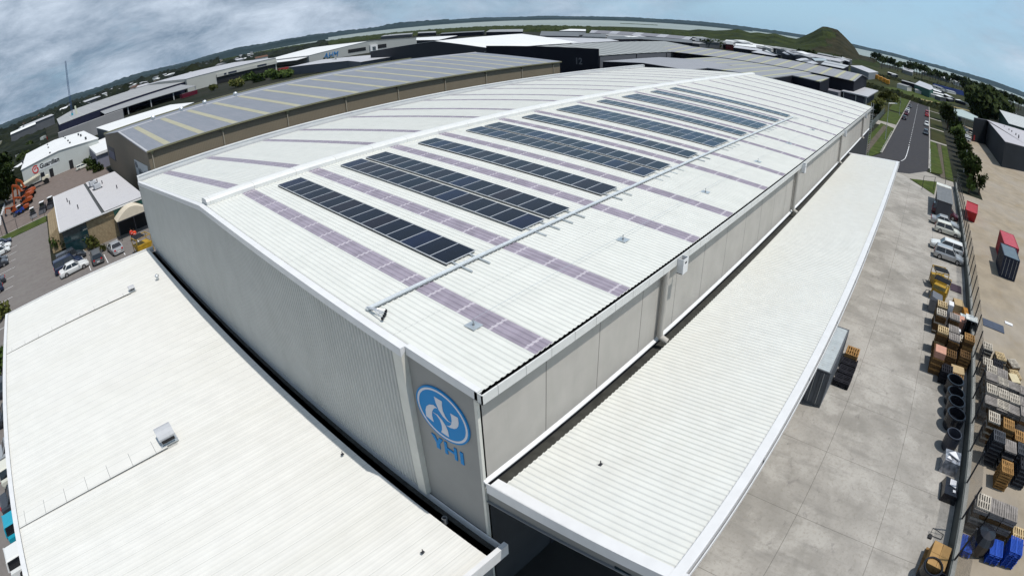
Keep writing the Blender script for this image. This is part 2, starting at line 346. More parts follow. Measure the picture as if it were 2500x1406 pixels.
# canopy over the loading side
CW, HC, HCO, CL = 7.36, 7.08, 7.74, 64.2
sc_ = (HCO-HC)/CW
cn = thing('loading_canopy', 'long cream-white ribbed canopy running along the yard side of the warehouse', 'canopy', (0, 0, 0))
nn = Vector((0, sc_, 1)).normalized()
m = MB().ribbed((.36, -.62, HC+.62*sc_), (1, 0, 0), CL-.56, (0, -(CW-1.04), (CW-1.04)*sc_), nn, 0.25, 0.035); m.build('roof_sheet', canopy_roof, cn)
def cz(y): return HC-y*sc_
m = MB()
m.hexa([(.02, -.28, cz(-.28)-.02), (.4, -.28, cz(-.28)-.02), (.4, -CW, cz(-CW)-.02), (.02, -CW, cz(-CW)-.02), (.02, -.28, cz(-.28)+.06), (.4, -.28, cz(-.28)+.06), (.4, -CW, cz(-CW)+.06), (.02, -CW, cz(-CW)+.06)])
m.hexa([(.0, -.1, cz(0)-.42), (.04, -.1, cz(0)-.42), (.04, -CW+.05, cz(-CW)-.38), (.0, -CW+.05, cz(-CW)-.38), (.0, -.1, cz(0)+.05), (.04, -.1, cz(0)+.05), (.04, -CW+.05, cz(-CW)+.06), (.0, -CW+.05, cz(-CW)+.06)])
m.build('end_barge', flash_white, cn); m = MB(); m.hexa([(CL-.4, -.3, cz(-.3)), (CL+.1, -.3, cz(-.3)), (CL+.1, -CW, cz(-CW)), (CL-.4, -CW, cz(-CW)), (CL-.4, -.3, cz(-.3)+.06), (CL+.1, -.3, cz(-.3)+.06), (CL+.1, -CW, cz(-CW)+.06), (CL-.4, -CW, cz(-CW)+.06)])
m.box(CL+.06, -CW, HC-.2, CL+.1, -.3, HC+.1)
m.build('end_barge', flash_white, cn)
m = MB(); m.hexa([(.0, -CW+.13, HCO-.07), (CL+.1, -CW+.13, HCO-.07), (CL+.1, -CW+.46, HCO-.1), (.0, -CW+.46, HCO-.1), (.0, -CW+.13, HCO+.06), (CL+.1, -CW+.13, HCO+.06), (CL+.1, -CW+.46, HCO+.035), (.0, -CW+.46, HCO+.035)])
m.box(0, -CW+.1, HCO-.3, CL+.1, -CW+.13, HCO+.05); of = m.build('outer_fascia', flash_white, cn)
m = MB(); m.box(.0, -CW, HCO-.3, CL+.1, -CW+.025, HCO-.1); m.box(.0, -CW+.025, HCO-.3, CL+.1, -CW+.1, HCO-.275); m.build('outer_gutter', flash_white, cn)
m = MB(); m.box(.04, -.6, HC-.35, CL, -.02, HC-.3); m.box(.04, -.72, HC-.35, CL, -.66, HC); m.build('inner_gutter', dark_gutter, cn)
for i in range(12):
    x = .35+5.75*i
    MB().hexa([(x-.06, -.1, cz(0)-.9), (x+.1, -.1, cz(0)-.9), (x+.1, -CW+.1, cz(-CW)-.62), (x-.06, -CW+.1, cz(-CW)-.62), (x-.06, -.1, cz(0)-.45), (x+.1, -.1, cz(0)-.45), (x+.1, -CW+.1, cz(-CW)-.14), (x-.06, -CW+.1, cz(-CW)-.14)]).build('canopy_beam', grey_wall, cn)
for y in (-1.4, -2.9, -4.4, -5.9): MB().box(.1, y-.05, cz(y)-.3, CL, y+.05, cz(y)-.06).build('purlin', steel_dark, cn)
# roller doors and signs in the shade under the canopy
MB().hexa([(.1, -.02, cz(0)-.95), (.26, -.02, cz(0)-.95), (.26, -CW+.15, cz(-CW)-.78), (.1, -CW+.15, cz(-CW)-.78), (.1, -.02, cz(0)-.42), (.26, -.02, cz(0)-.42), (.26, -CW+.15, cz(-CW)-.42), (.1, -CW+.15, cz(-CW)-.42)]).build('edge_beam', mid_beam, cn)
MB().hexa([(.02, -.02, cz(0)-.99), (.26, -.02, cz(0)-.99), (.26, -CW+.15, cz(-CW)-.82), (.02, -CW+.15, cz(-CW)-.82), (.02, -.02, cz(0)-.96), (.26, -.02, cz(0)-.96), (.26, -CW+.15, cz(-CW)-.79), (.02, -CW+.15, cz(-CW)-.79)]).build('beam_flange', grey_wall, cn)
for x in (3.6, 14, 24, 36, 48, 60):
    m = MB(); m.box(x, -.06, 0, x+4.6, 0.0, 5.0); rd = m.build('roller_door', steel_dark, wh)
m = MB(); m.box(3.2, -.03, 5.2, 4.1, 0, 6.1); m.build('wall_sign', paint_white, wh)
fl = thing('floodlight', 'black floodlight fixed under the near end of the loading canopy', 'floodlight', at(1530, 1385, 6.7))
m = MB(); m.box(-.22, -.3, -.12, .2, .3, .12); m.build('housing', black, fl); MB().box(-.24, -.26, -.1, -.22, .26, .1).build('lens', glass_dark, fl); MB().bar((0, 0, .1), (.12, 0, .75), .06, .06).build('bracket', black, fl)

# ------------------------------------------------------- solar arrays, tray
rows = [('nearest to the camera, standing alone', 4.55), ('second from the camera, near half of a pair', 9.12), ('third from the camera, far half of a pair', 11.1),
        ('fourth from the camera, standing alone', 15.55), ('fifth from the camera, near half of a pair', 20.2), ('sixth from the camera, far half of a pair', 22.2),
        ('seventh from the camera, standing alone', 26.62), ('eighth from the camera, near half of a pair', 31.3), ('ninth from the camera, far half of a pair', 32.95),
        ('tenth from the camera, standing alone', 37.8), ('eleventh from the camera, near half of a pair', 42.55), ('twelfth from the camera, far half of a pair', 44.2),
        ('thirteenth from the camera, second from the far end', 48.95), ('farthest from the camera', 53.95)]
pv_meshes = []
pvm = [pv, M('solar_cell_blue', (0.006, 0.01, 0.032), .2, 0, .3, .9, spec=.2), M('solar_cell_plum', (0.009, 0.007, 0.014), .2, 0, .3, .9, spec=.2)]
for mm in pvm: add_lines(mm, 1, .158, 0, .005, (.02, .025, .04), .2)
proto = None
for i, (lab, x) in enumerate(rows):
    y0 = 6.17
    th = thing('solar_array', 'row of dark solar panels, '+lab, 'solar panels', (x, y0, HE+SL*y0), 0, 'rows of solar panels on the white roof')
    th.rotation_euler = (math.atan(SL), 0, 0)
    if proto is None:
        proto = (MB().box(.02, .02, .125, 1.62, .98, .13).build('solar_panel', pv, th).data,
                 (MB().box(0, 0, .09, 1.64, .02, .135).box(0, .98, .09, 1.64, 1.0, .135).box(0, .02, .09, .02, .98, .135).box(1.62, .02, .09, 1.64, .98, .135)).build('panel_frame', alu, th).data)
        for c in list(th.children): bpy.data.objects.remove(c)
        datas = []
        for mm in pvm:
            d = proto[0].copy(); d.materials.clear(); d.materials.append(mm); datas.append(d)
    for j in range(15):
        d = datas[rnd.choice((0, 0, 0, 1, 2))]
        p_ = bpy.data.objects.new('solar_panel', d); COL.objects.link(p_); p_.parent = th; p_.location = (0, 1.01*j, 0)
        f_ = bpy.data.objects.new('panel_frame', proto[1]); COL.objects.link(f_); f_.parent = p_
    m = MB(); m.box(.3, -1.15, .045, .36, 15.2, .088); m.box(1.28, -1.15, .045, 1.34, 15.2, .088); m.build('mounting_rail', galv, th)
    m = MB(); m.box(0, -.01, .04, .05, 15.15, .085); m.build('edge_trim', steel_dark, th)
tr = thing('cable_tray', 'galvanised cable tray crossing the roof below the rows of solar panels', 'cable tray', (0, 5.75, HE+SL*5.75))
m = MB(); m.box(.35, -.075, .06, 55.2, .075, .12); m.box(.35, -.02, .12, 55.2, .02, .135); m.build('tray', M('tray_zinc', (.62, .65, .67), .4, .2, .05, 3), tr)
m = MB().ribbed((.4, -.13, .036), (1, 0, 0), 54.5, (0, .24, 0), (0, 0, 1), .5, .022, .6, .05)
m.build('tray_foot', M('tray_foot_grey', (.2, .22, .23), .5, .2), tr)
m = MB()
for j, (x, y) in enumerate(((.35, -.95), (.5, -.85), (.62, -.75), (.75, -.62))):
    m.rod((.4, -.05+.03*j, .16), (.28+x*.3, -.45, .2), .018, 6); m.rod((.28+x*.3, -.45, .2), (x, y, .1), .018, 6)
m.build('cable', alu, tr)
m = MB()
for j, (x, y) in enumerate(((.35, -.95), (.5, -.85), (.62, -.75), (.75, -.62))): m.rod((x, y, .02), (x, y, .12), .05, 8)
m.build('roof_boot', black, tr)
# fall arrest anchors and line
nm = ['nearest', 'second', 'third', 'fourth', 'fifth', 'sixth', 'seventh', 'eighth']
for i, x in enumerate((2.3, 11.6, 20.9, 31.0, 40.4, 50.9, 59.8, 72.0)):
    t = thing('roof_anchor', '%s square anchor plate with eye bolt on the white roof, counted from the camera' % nm[i], 'roof anchor', (x, 2.37, HE+SL*2.37+.03), 0, 'fall arrest anchors along the eave')
    MB().box(-.22, -.24, .0, .22, .24, .02).build('plate', galv, t)
    m = MB(); m.rod((0, 0, .02), (0, 0, .07), .04, 10); m.rod((0, 0, .07), (0, 0, .16), .012, 6)
    for q in range(8):
        a0, a1 = 2*PI*q/8, 2*PI*(q+1)/8
        m.rod((.045*math.cos(a0), 0, .2+.045*math.sin(a0)), (.045*math.cos(a1), 0, .2+.045*math.sin(a1)), .01, 5)
    m.build('eye_bolt', M('bolt_grey', (.2, .21, .22), .5, .3), t)
m = MB().rod((2.3, 2.37, HE+SL*2.37+.28), (72, 2.37, HE+SL*2.37+.22), .006, 5)
tag(m.build('safety_line', galv), 'thin dark safety line stretched between the roof anchors', 'safety line')

# ------------------------------------------------ low office block, front left
ob = thing('office_block', 'low building with a broad white roof in front of the emblem warehouse gable', 'building', (-18, 0, 0))
OX0, OX1, OY0, OY1 = -17.95, -.78, -.95, 45.6
m = MB().ribbed((OX0, OY0+.15, 4.34), (0, 1, 0), OY1-OY0-.3, (OX1-OX0, 0, -.1), (0, 0, 1), .26, .006)
m.build('roof', add_lines(office_white, 1, .78, .1, .03, (.45, .45, .42), .7), ob, world=True)
m = MB(); m.box(OX0-.12, OY0, 3.85, OX0, OY1, 4.42); m.box(OX0, OY0, 3.85, -.0, OY0+.12, 4.42); m.box(OX0-.12, OY0, 4.42, OX0+.22, OY1, 4.44); m.box(OX0, OY0, 4.42, -.0, OY0+.2, 4.44); m.box(OX0, OY1-.12, 3.85, -.3, OY1, 4.40)
m.build('roof_edge', flash_white, ob, world=True)
m = MB(); m.box(OX1-.06, OY0+.12, 3.8, -.1, OY1-.2, 3.84); m.box(OX1-.06, OY0+.12, 3.84, OX1-.03, OY1-.2, 4.2); m.build('box_gutter', dark_gutter, ob, world=True)
m = MB(); m.box(-.1, OY0+.12, 3.84, -.04, OY1-.15, 4.2); m.build('gutter_rim', flash_white, ob, world=True)
m = MB(); m.box(OX0+.3, OY0+.6, 0, -.3, OY1-.4, 3.8); m.build('wall', grey_wall, ob, world=True)
m = MB(); m.box(OX0+.1, OY0+.3, 3.55, -.3, OY1-.2, 3.84); m.build('eave_soffit', steel_dark, ob, world=True)
m = MB()
for y in range(4, 44, 5): MB().box(OX0+.28, y, 1, OX0+.31, y+2.6, 2.6).build('window', glass_dark, ob, world=True)
for hx, hy, big, lab in ((408, 1070, 1, 'large grey hooded vent in the middle of the low white roof'), (322, 708, .6, 'small hooded vent near the far edge of the low white roof')):
    P = at(hx, hy, 4.4)
    m = MB(); m.box(OX0+.25, P.y-.55*big-.1, 4.366, P.x-.2, P.y+.5*big, 4.374); s_ = m.build('flat_tray', office_white, ob, world=True)
    m = MB(); x = P.x-.9
    while x > OX0+.6: m.box(x-.012, P.y-.55*big-.1, 4.374, x+.012, P.y+.5*big, 4.379); x -= 1.45
    m.box(OX0+.25, P.y-.55*big-.13, 4.366, P.x+.4, P.y-.55*big-.1, 4.384); m.build('tray_joint', grey_wall, s_, world=True)
    t = thing('roof_vent', lab, 'roof vent', (P.x, P.y, 4.36), 0)
    s = .95*big
    m = MB(); m.box(-.55*s, -.55*s, 0, .55*s, .55*s, .03); m.box(-.42*s, -.42*s, .03, .42*s, .42*s, .42*s); m.build('curb', galv, t)
    prof = [(-.5, .36), (-.52, .5), (-.42, .66), (-.2, .76), (.1, .78), (.36, .7), (.5, .56), (.52, .4)]
    m = MB(); m.slab([(-.5*s, y*s, z*s) for y, z in prof], (1.0*s, 0, 0)); m.build('hood', M('vent_grey', (.45, .46, .48), .45, 0, .06, 4), t)
    m = MB(); m.box(-.4*s, -.56*s, .2*s, .4*s, -.43*s, .36*s); m.build('mouth', black, t)
for px, py, lab in ((385, 681, 'small round cowl near the far corner of the low white roof'), (1087, 1275, 'short open pipe standing in the dark gutter of the low white roof'), (1032, 1348, 'tiny vent cap on the low white roof, bottom of the photo'), (1466, 1134, 'small dark bolt fitting left on the loading canopy roof'), (836, 1109, 'tiny dark roof fitting by the gutter of the low white roof')):
    z = 7.35 if px > 1400 else (3.84 if px == 1087 else 4.36)
    P = at(px, py, z); t = thing('roof_fitting', lab, 'roof fitting', P)
    if px == 1087:
        m = MB(); m.revolve([(.11, 0), (.11, .3), (.09, .3), (.09, .02)], 14); m.build('pipe', grey_wall, t)
    elif px == 385:
        m = MB(); m.revolve([(.12, 0), (.12, .25)], 12); m.build('neck', galv, t); MB().revolve([(.2, .22), (.2, .32), (.1, .42), (.01, .45)], 12).build('cowl', galv, t)
    else:
        m = MB(); m.box(-.07, -.05, 0, .07, .05, .03); m.rod((0, 0, .03), (.02, .02, .16), .02, 6); m.build('fitting', steel_dark, t)
# ---------------------------------------------------------- ground surfaces
def sheet(name, poly, z, mat, kind='structure'):
    m = MB(); m.add([(x, y, z) for x, y in poly], [tuple(range(len(poly)))]); return tag(m.build(name, mat), kind=kind)
def raised(name, poly, z1, mat, z0=-.05): return tag(MB().prism(poly, z0, z1).build(name, mat), kind='structure')
n = 96; m = MB(); m.add([(0, 0, -.06)]+[(15000*math.cos(2*PI*i/n), 15000*math.sin(2*PI*i/n), -.06) for i in range(n)], [(0, i+1, (i+1) % n+1) for i in range(n)])
struct('ground', m, ground_m)
sheet('yard', [(-30, -18.25), (85, -18.25), (85.5, -16.5), (87.6, -13.9), (90, -11.8), (94, -8.8), (96.6, -6.3), (97, -1.5), (96, 0.2), (-30, 0.2)], 0, concrete)
sheet('canopy_shade_sheet', [(.3, -5.6), (64, -5.6), (64, 0), (.3, 0)], .004, M('shade_dark_concrete', (.025, .025, .025), .7, 0, .3, .4, detail=8))  # dark sheet over the yard, paints the canopy's deep shade on the floor
sheet('neighbour_yard', [(-30, -62), (60, -75), (150, -80), (182, -42), (235, -39), (240, -24), (110, -24.5), (97, -24.5), (97, -18.3), (-30, -18.3)], -.004, tan_yard)
sheet('car_park', [(-24.5, 105.2), (-12.6, 105.2), (-12.6, 72), (12, 72), (12, 45.0), (2, 45.0), (-.4, 44), (-17.3, 44), (-17.3, -.7), (-30, -20), (-60, -20), (-60, 45), (-24, 62)], 0, carpark_m)
sheet('rear_lane', [(0, 45), (12, 45), (95, 45), (95, 79), (0, 79)], -.004, asphalt)
sheet('driveway', [(-27, 111.9), (6, 111.9), (6, 120), (7.5, 176), (-20, 176), (-27, 190)], 0, brown_paving)
raised('kerb', [(-27, 111.5), (-9.6, 111.5), (-9.6, 111.9), (-27, 111.9)], .12, concrete)
raised('grass_strip', [(-27, 105.3), (-12.7, 105.3), (-12.7, 111.4), (-27, 111.4)], .1, grass_m)
# road with its kerbs and verges
rd = [(96.6, -6.3), (98.5, -8.6), (103.1, -10.7), (106, -12.1), (110, -12.6), (290, -13.2), (312, -12.7), (301, -2.9), (290, -2.8), (161.8, -1.9), (112, -1.7), (105, 0), (97, 2)]
sheet('road', rd, .004, asphalt)
raised('kerb', [(110, -12.95), (290, -13.5), (290, -13.2), (110, -12.6)], .13, concrete)
raised('kerb', [(112, -1.7), (161.8, -1.9), (290, -2.8), (290, -2.5), (161.8, -1.6), (112, -1.4)], .13, concrete)
sheet('apron', [(85, -18.25), (104.4, -18.3), (104.3, -16.6), (106, -12.1), (103.1, -10.7), (98.5, -8.6), (96.6, -6.3), (94, -8.8), (90, -11.8), (87.6, -13.9), (85.5, -16.5)], .002, M('worn_concrete', (.3, .28, .25), .85, 0, .1, .6, detail=8))
raised('grass_verge', [(94, -8.9), (98.9, -14.5), (87.6, -13.9), (90, -12)], .08, grass_m)
raised('grass_verge', [(106.4, -12.9), (108, -15.5), (110, -16), (146, -15.2), (153, -15), (153.5, -13.1), (110, -12.96)], .1, grass_m)
raised('grass_verge', [(104.5, -16.6), (108, -16.6), (151, -16.6), (153.8, -18.4), (104.4, -18.4)], .1, grass_m)
for a, b in ((157, 186), (190, 221), (226, 257), (262, 300)): raised('grass_verge', [(a, -18.5), (b, -18.5), (b, -13.5), (a, -13.5)], .1, rough_grass)
raised('grass_verge', [(104, .2), (112, -1.3), (158, -1.5), (162, 3), (104, 4.0)], .1, grass_m)
for a, b in ((168, 205), (210, 290)): raised('grass_verge', [(a, -1.6), (b, -2.2), (b, 4), (a, 4)], .1, grass_m)
sheet('footpath', [(104, 1.2), (158, .5), (158, 1.9), (104, 2.5)], .108, M('dirt_path', (.1, .085, .065), .95, 0, .2, .8, detail=8))
sheet('footpath', [(104, -16.55), (153, -16.55), (153, -15.4), (104, -15.4)], .004, M('dirt_path', (.1, .085, .065)))
sheet('driveway', [(158, -1.6), (168, -1.7), (168, 5), (158, 5)], .006, M('worn_concrete', (.3, .28, .25)))
for x in (153.8, 186.5, 222, 257.5): sheet('driveway', [(x, -18.5), (x+3, -18.5), (x+3, -13.2), (x, -13.2)], .006, M('worn_concrete', (.3, .28, .25)))
m = MB()
x = 117
while x < 290: m.box(x, -7.25, .006, x+1.4, -7.1, .010); x += 4.2
pts = [at(2080+px/5.02, 220+py/5.02, .008) for px, py in ((600, 870), (630, 858), (652, 838), (668, 800), (684, 750), (700, 690))]
for a, b in zip(pts[:-1], pts[1:]): m.bar(a, b, .14, .004)
tag(m.build('road_markings', paint_white), kind='structure')
m = MB()
for i in range(26): m.box(112+1.5*i, -1.35, .13, 112.35+1.5*i, -1.2, .15)
for i in range(20): m.box(106.5+1.6*i, -13.2-.0*i, .13, 106.9+1.6*i, -13.0, .15)
tag(m.build('kerb_markings', paint_white), kind='structure')
m = MB()
for (x, y) in ((-7.1, 61.2), (-4.5, 61.2), (-1.9, 61.4), (.8, 61.6)): m.box(x-.05, y, .004, x+.05, y+4.4, .008)
for i in range(9): m.box(-24, 56+2.65*i*1.9, .004, -19.6, 56.1+2.65*i*1.9, .008)
tag(m.build('bay_markings', paint_white), kind='structure')
# field beyond the road end
sheet('field', [(190, 5), (330, -4), (330, -24), (480, -60), (900, -190), (980, 20), (640, 90), (420, 70), (300, 60), (230, 30)], -.03, rough_grass)
sheet('paddock', [(312, -14), (400, -35), (440, -32), (390, 5), (330, 22), (305, 0)], -.02, grass_m)
sheet('embankment', [(300, 8), (318, 3), (350, -30), (380, -60), (372, -62), (338, -30), (308, -4), (290, 4)], .0, M('dry_grass', (.2, .17, .08), .95, 0, .2, .1, detail=8))
# harbour water, far shore hills, quarried hill
a0, a1 = R_(-30), R_(84)
def shore(az):
    d = math.degrees(az)
    if d > 72: return 2600
    if d > 62: return 2600-(72-d)*60
    if d > 30: return 1900-(62-d)*28
    if d > 8: return 1050+(d-8)*4
    return 1050+(8-d)*6
m = MB(); N = 90; inn = []; out = []
for i in range(N+1):
    az = a0+(a1-a0)*i/N; r = shore(az)
    inn.append((CAMP.x+r*math.cos(az), CAMP.y+r*math.sin(az), .25)); out.append((CAMP.x+14000*math.cos(az), CAMP.y+14000*math.sin(az), .25))
m.add(inn+out, [(i, N+1+i, N+2+i, i+1) for i in range(N)])
struct('water', m, water_m)
from mathutils import noise as nz
def ridge_strip(name, az0, az1, r, h0, amp, mat, depth, step=.15, seed=0.0, rough=.3):
    """a low ridge of hills: front foot, crest, back foot"""
    m = MB(); n = int((az1-az0)/step); rows_ = [[], [], [], []]
    for i in range(n+1):
        az = R_(az0+(az1-az0)*i/n)
        e = nz.fractal(Vector((math.degrees(az)*.11+seed, seed, 0)), 1.0, 2.0, 3)*amp+nz.noise(Vector((math.degrees(az)*2.3+seed, 3, 0)))*amp*rough
        h = max(2, h0+e)
        for k, (dr, f) in enumerate(((-depth, 0), (-depth*.35, .6), (0, 1), (depth, 0))):
            rr_ = r+dr*(1+.2*nz.noise(Vector((math.degrees(az)*.5, k, seed))))
            rows_[k].append((CAMP.x+rr_*math.cos(az), CAMP.y+rr_*math.sin(az), h*f-.5*(f == 0)))
    M_ = n+1; m.add(sum(rows_, []), [(k*M_+i, k*M_+i+1, (k+1)*M_+i+1, (k+1)*M_+i) for k in range(3) for i in range(n)])
    return tag(m.build(name, mat, smooth=False), kind='structure')
ridge_strip('far_hills', -30, 52, 9000, 55, 26, farland_m, 900, seed=1.3)
ridge_strip('far_hills', 48, 102, 6500, 60, 36, farland_m, 900, seed=4.1)
ridge_strip('far_hills', 60, 104, 3300, 24, 14, farland_m, 500, seed=7.7)
tag(ridge_strip('headland', 18, 66, 5200, 16, 9, farland_m, 240, seed=9.2), kind='structure')
ridge_strip('spit', 27.5, 31.2, 2300, 3, 2, mangrove_m, 40, seed=2.2)
sky_pts = [(1400, 66), (1480, 65), (1576, 68), (1681, 74.5), (1705, 72), (1745, 75), (1774, 74), (1802, 71), (1831, 80.5), (1852, 79.6), (1872, 83), (1891, 82), (1925, 91.6), (1944, 95), (1954, 92.4), (1985, 78), (2000, 69.5), (2008.7, 65), (2020, 66), (2044.6, 72.8), (2056.5, 84), (2070, 97.5), (2085.6, 114.6), (2097.5, 133.4), (2106, 136), (2125, 140), (2150, 150)]
SK = []
for x, y in sky_pts:
    d = ray(x, y); SK.append((math.degrees(math.atan2(d.y, d.x)), d.z/math.hypot(d.x, d.y)))
SK.sort()
def skyh(az, r):
    if az <= SK[0][0] or az >= SK[-1][0]: return 0
    for (p, e), (q, f) in zip(SK[:-1], SK[1:]):
        if p <= az <= q: return max(0, CAMP.z+r*(e+(f-e)*(az-p)/(q-p)))
m = MB(); NA, NRr = 300, 44; az0, az1 = SK[0][0], SK[-1][0]; vs = []; RC = 1050
for j in range(NRr+1):
    r = 620+700*j/NRr
    for i in range(NA+1):
        az = az0+(az1-az0)*i/NA; h = skyh(az, RC)
        g_ = math.exp(-((r-RC)/(210 if r < RC else 120))**2)
        x, y = CAMP.x+r*math.cos(R_(az)), CAMP.y+r*math.sin(R_(az))
        e = nz.fractal(Vector((x*.02, y*.02, 0)), .8, 2, 6)
        z = h*g_*(1 if abs(r-RC) < 9 else 1-.02-.2*abs(e))+e*1.1*(g_ < .97)-.4*(j in (0, NRr))
        z *= min(1, (i+.01)/6, (NA-i+.01)/6); vs.append((x, y, z-.3))
m.add(vs, [(j*(NA+1)+i, j*(NA+1)+i+1, (j+1)*(NA+1)+i+1, (j+1)*(NA+1)+i) for j in range(NRr) for i in range(NA)])
hl = m.build('hill', hill_m); tag(hl, kind='structure')
hl.data.materials.append(rock_m)
for p_ in hl.data.polygons:
    c = p_.center; az = math.degrees(math.atan2(c.y-CAMP.y, c.x-CAMP.x)); e = nz.fractal(Vector((c.x*.015, c.y*.015, 5)), 1, 2, 5)
    if az < 10.3+e*3.5 and c.z > 3: p_.material_index = 1
# mangrove belt along the shore (nobody could count it)
m = MB(); vs = []; NA, NRr = 520, 16; az0, az1 = 24, 74
for j in range(NRr+1):
    for i in range(NA+1):
        az = az0+(az1-az0)*i/NA; s_ = shore(R_(az)); inn_ = s_*.64 if az < 60 else s_*(.64+.3*(az-60)/14)
        r = inn_+(s_+15-inn_)*j/NRr; x, y = CAMP.x+r*math.cos(R_(az)), CAMP.y+r*math.sin(R_(az))
        h = 3.4+2.6*nz.noise(Vector((x*.05, y*.05, 0)))+1.8*nz.noise(Vector((x*.2, y*.2, 2)))
        vs.append((x+3*nz.noise(Vector((x*.3, y*.3, 7))), y, h if 0 < j < NRr and 0 < i < NA else -.5))
m.add(vs, [(j*(NA+1)+i, j*(NA+1)+i+1, (j+1)*(NA+1)+i+1, (j+1)*(NA+1)+i) for j in range(NRr) for i in range(NA)])
tag(m.build('mangroves', mangrove_m), kind='stuff', label='dark green belt of mangroves along the harbour shore')
# suburb trees on the left skyline: one mass
def canopy_mass(name, az0, az1, r0, r1, NA, NRr, hh, mat, label, seed=0):
    m = MB(); vs = []
    for j in range(NRr+1):
        for i in range(NA+1):
            az = R_(az0+(az1-az0)*i/NA); r = r0+(r1-r0)*(j/NRr)**1.3; x, y = CAMP.x+r*math.cos(az), CAMP.y+r*math.sin(az)
            h = hh*(.3+1.0*max(0, nz.noise(Vector((x*.018+seed, y*.018, 0))))+.55*nz.noise(Vector((x*.09, y*.09, seed))))
            vs.append((x, y, max(-.4, h) if 0 < j < NRr and 0 < i < NA else -.5))
    m.add(vs, [(j*(NA+1)+i, j*(NA+1)+i+1, (j+1)*(NA+1)+i+1, (j+1)*(NA+1)+i) for j in range(NRr) for i in range(NA)])
    return tag(m.build(name, mat), label=label, kind='stuff')
wood_m = M('wood_leaves', (.003, .006, .004), .95, 0, 0, .04, (.018, .022, .01), 12)
canopy_mass('woodland', 71, 101, 720, 3000, 420, 46, 17, wood_m, 'dark wooded suburb on the skyline behind the grey roofs', 3)
canopy_mass('woodland', 60, 72, 560, 1500, 150, 20, 12, wood_m, 'dark clump of tall trees behind the pale grey roof', 8)
canopy_mass('scrub', 90, 98, 200, 650, 120, 40, 5, wood_m, 'scrubby trees and bushes along the left edge beyond the crane', 6)

# --------------------------------------------------------------- trees
def tree(name, label, loc, h, r, leaf=None, group=None, n=900, flat=1.0, lean=0.0, trunk_h=.35, size=1.0, seed=1, cat='tree'):
    q = random.Random(seed*13+int(abs(loc[0])*7)); leaf = leaf or leaf_d
    t = thing(name, label, cat, (loc[0], loc[1], loc[2] if len(loc) > 2 else 0), q.random()*6, group)
    m = MB(); tr_ = .035*h+.05; top = Vector((lean*h, 0, h*.8)); m.rod((0, 0, -.05), top*.55, tr_, 7, tr_*.6); m.rod(top*.55, top, tr_*.6, 6, tr_*.15)
    for k in range(6):
        a = q.random()*2*PI; b = top*(.35+.4*q.random()); m.rod(b, b+Vector((math.cos(a)*r*.6, math.sin(a)*r*.6, h*.18)), tr_*.35, 5, tr_*.1)
    m.build('trunk', bark, t)
    m = MB(); cl = []
    for k in range(14):
        a = q.random()*2*PI; rr_ = r*.72*math.sqrt(q.random()); zc = h*(trunk_h+(1-trunk_h)*(.25+.6*q.random()*flat))
        cl.append((Vector((rr_*math.cos(a)+lean*zc, rr_*math.sin(a), zc)), r*(.28+.25*q.random())))
    ls = .16*r*size
    for k in range(n):
        c, cr_ = q.choice(cl); d = Vector((q.gauss(0, 1), q.gauss(0, 1), q.gauss(0, .8)))
        d.normalize(); c = c+d*cr_*(.65+.45*q.random()); u = Vector((q.gauss(0, 1), q.gauss(0, 1), q.gauss(0, 1))).normalized(); w_ = u.orthogonal().normalized()
        s1, s2 = ls*(.5+q.random()), ls*(.4+.6*q.random()); m.add([c-u*s1, c-w_*s2, c+u*s1, c+w_*s2], [(0, 1, 2, 3)])
    m.build('crown', leaf, t)
    return t
# ------------------------------------------------------------ vehicles
def paint(name, col, rough=.25, metal=0.0): return M('paint_'+name, col, rough, metal, spec=.6)
P_WHITE, P_SILVER = paint('white', (.68, .69, .68)), paint('silver', (.42, .43, .44), .3, .4)
P_PEARL, P_DARK, P_NAVY = paint('pearl', (.62, .62, .55)), paint('charcoal', (.035, .04, .05)), paint('navy', (.015, .025, .06))
P_RED, P_MAROON, P_GREY, P_TEAL = paint('red', (.42, .01, .015)), paint('maroon', (.09, .008, .02)), paint('grey', (.12, .125, .13), .3, .3), paint('teal', (.01, .3, .42))
CARK = {'hatch': (4.1, 1.7, 1.5, .86, .27, .42, .93, .985), 'sedan': (4.55, 1.74, 1.42, .86, .3, .44, .72, .84), 'wagon': (4.7, 1.75, 1.5, .88, .28, .4, .93, .985), 'suv': (4.7, 1.85, 1.85, 1.05, .27, .36, .95, .985), 'mpv': (4.6, 1.75, 1.65, .95, .2, .36, .95, .985)}
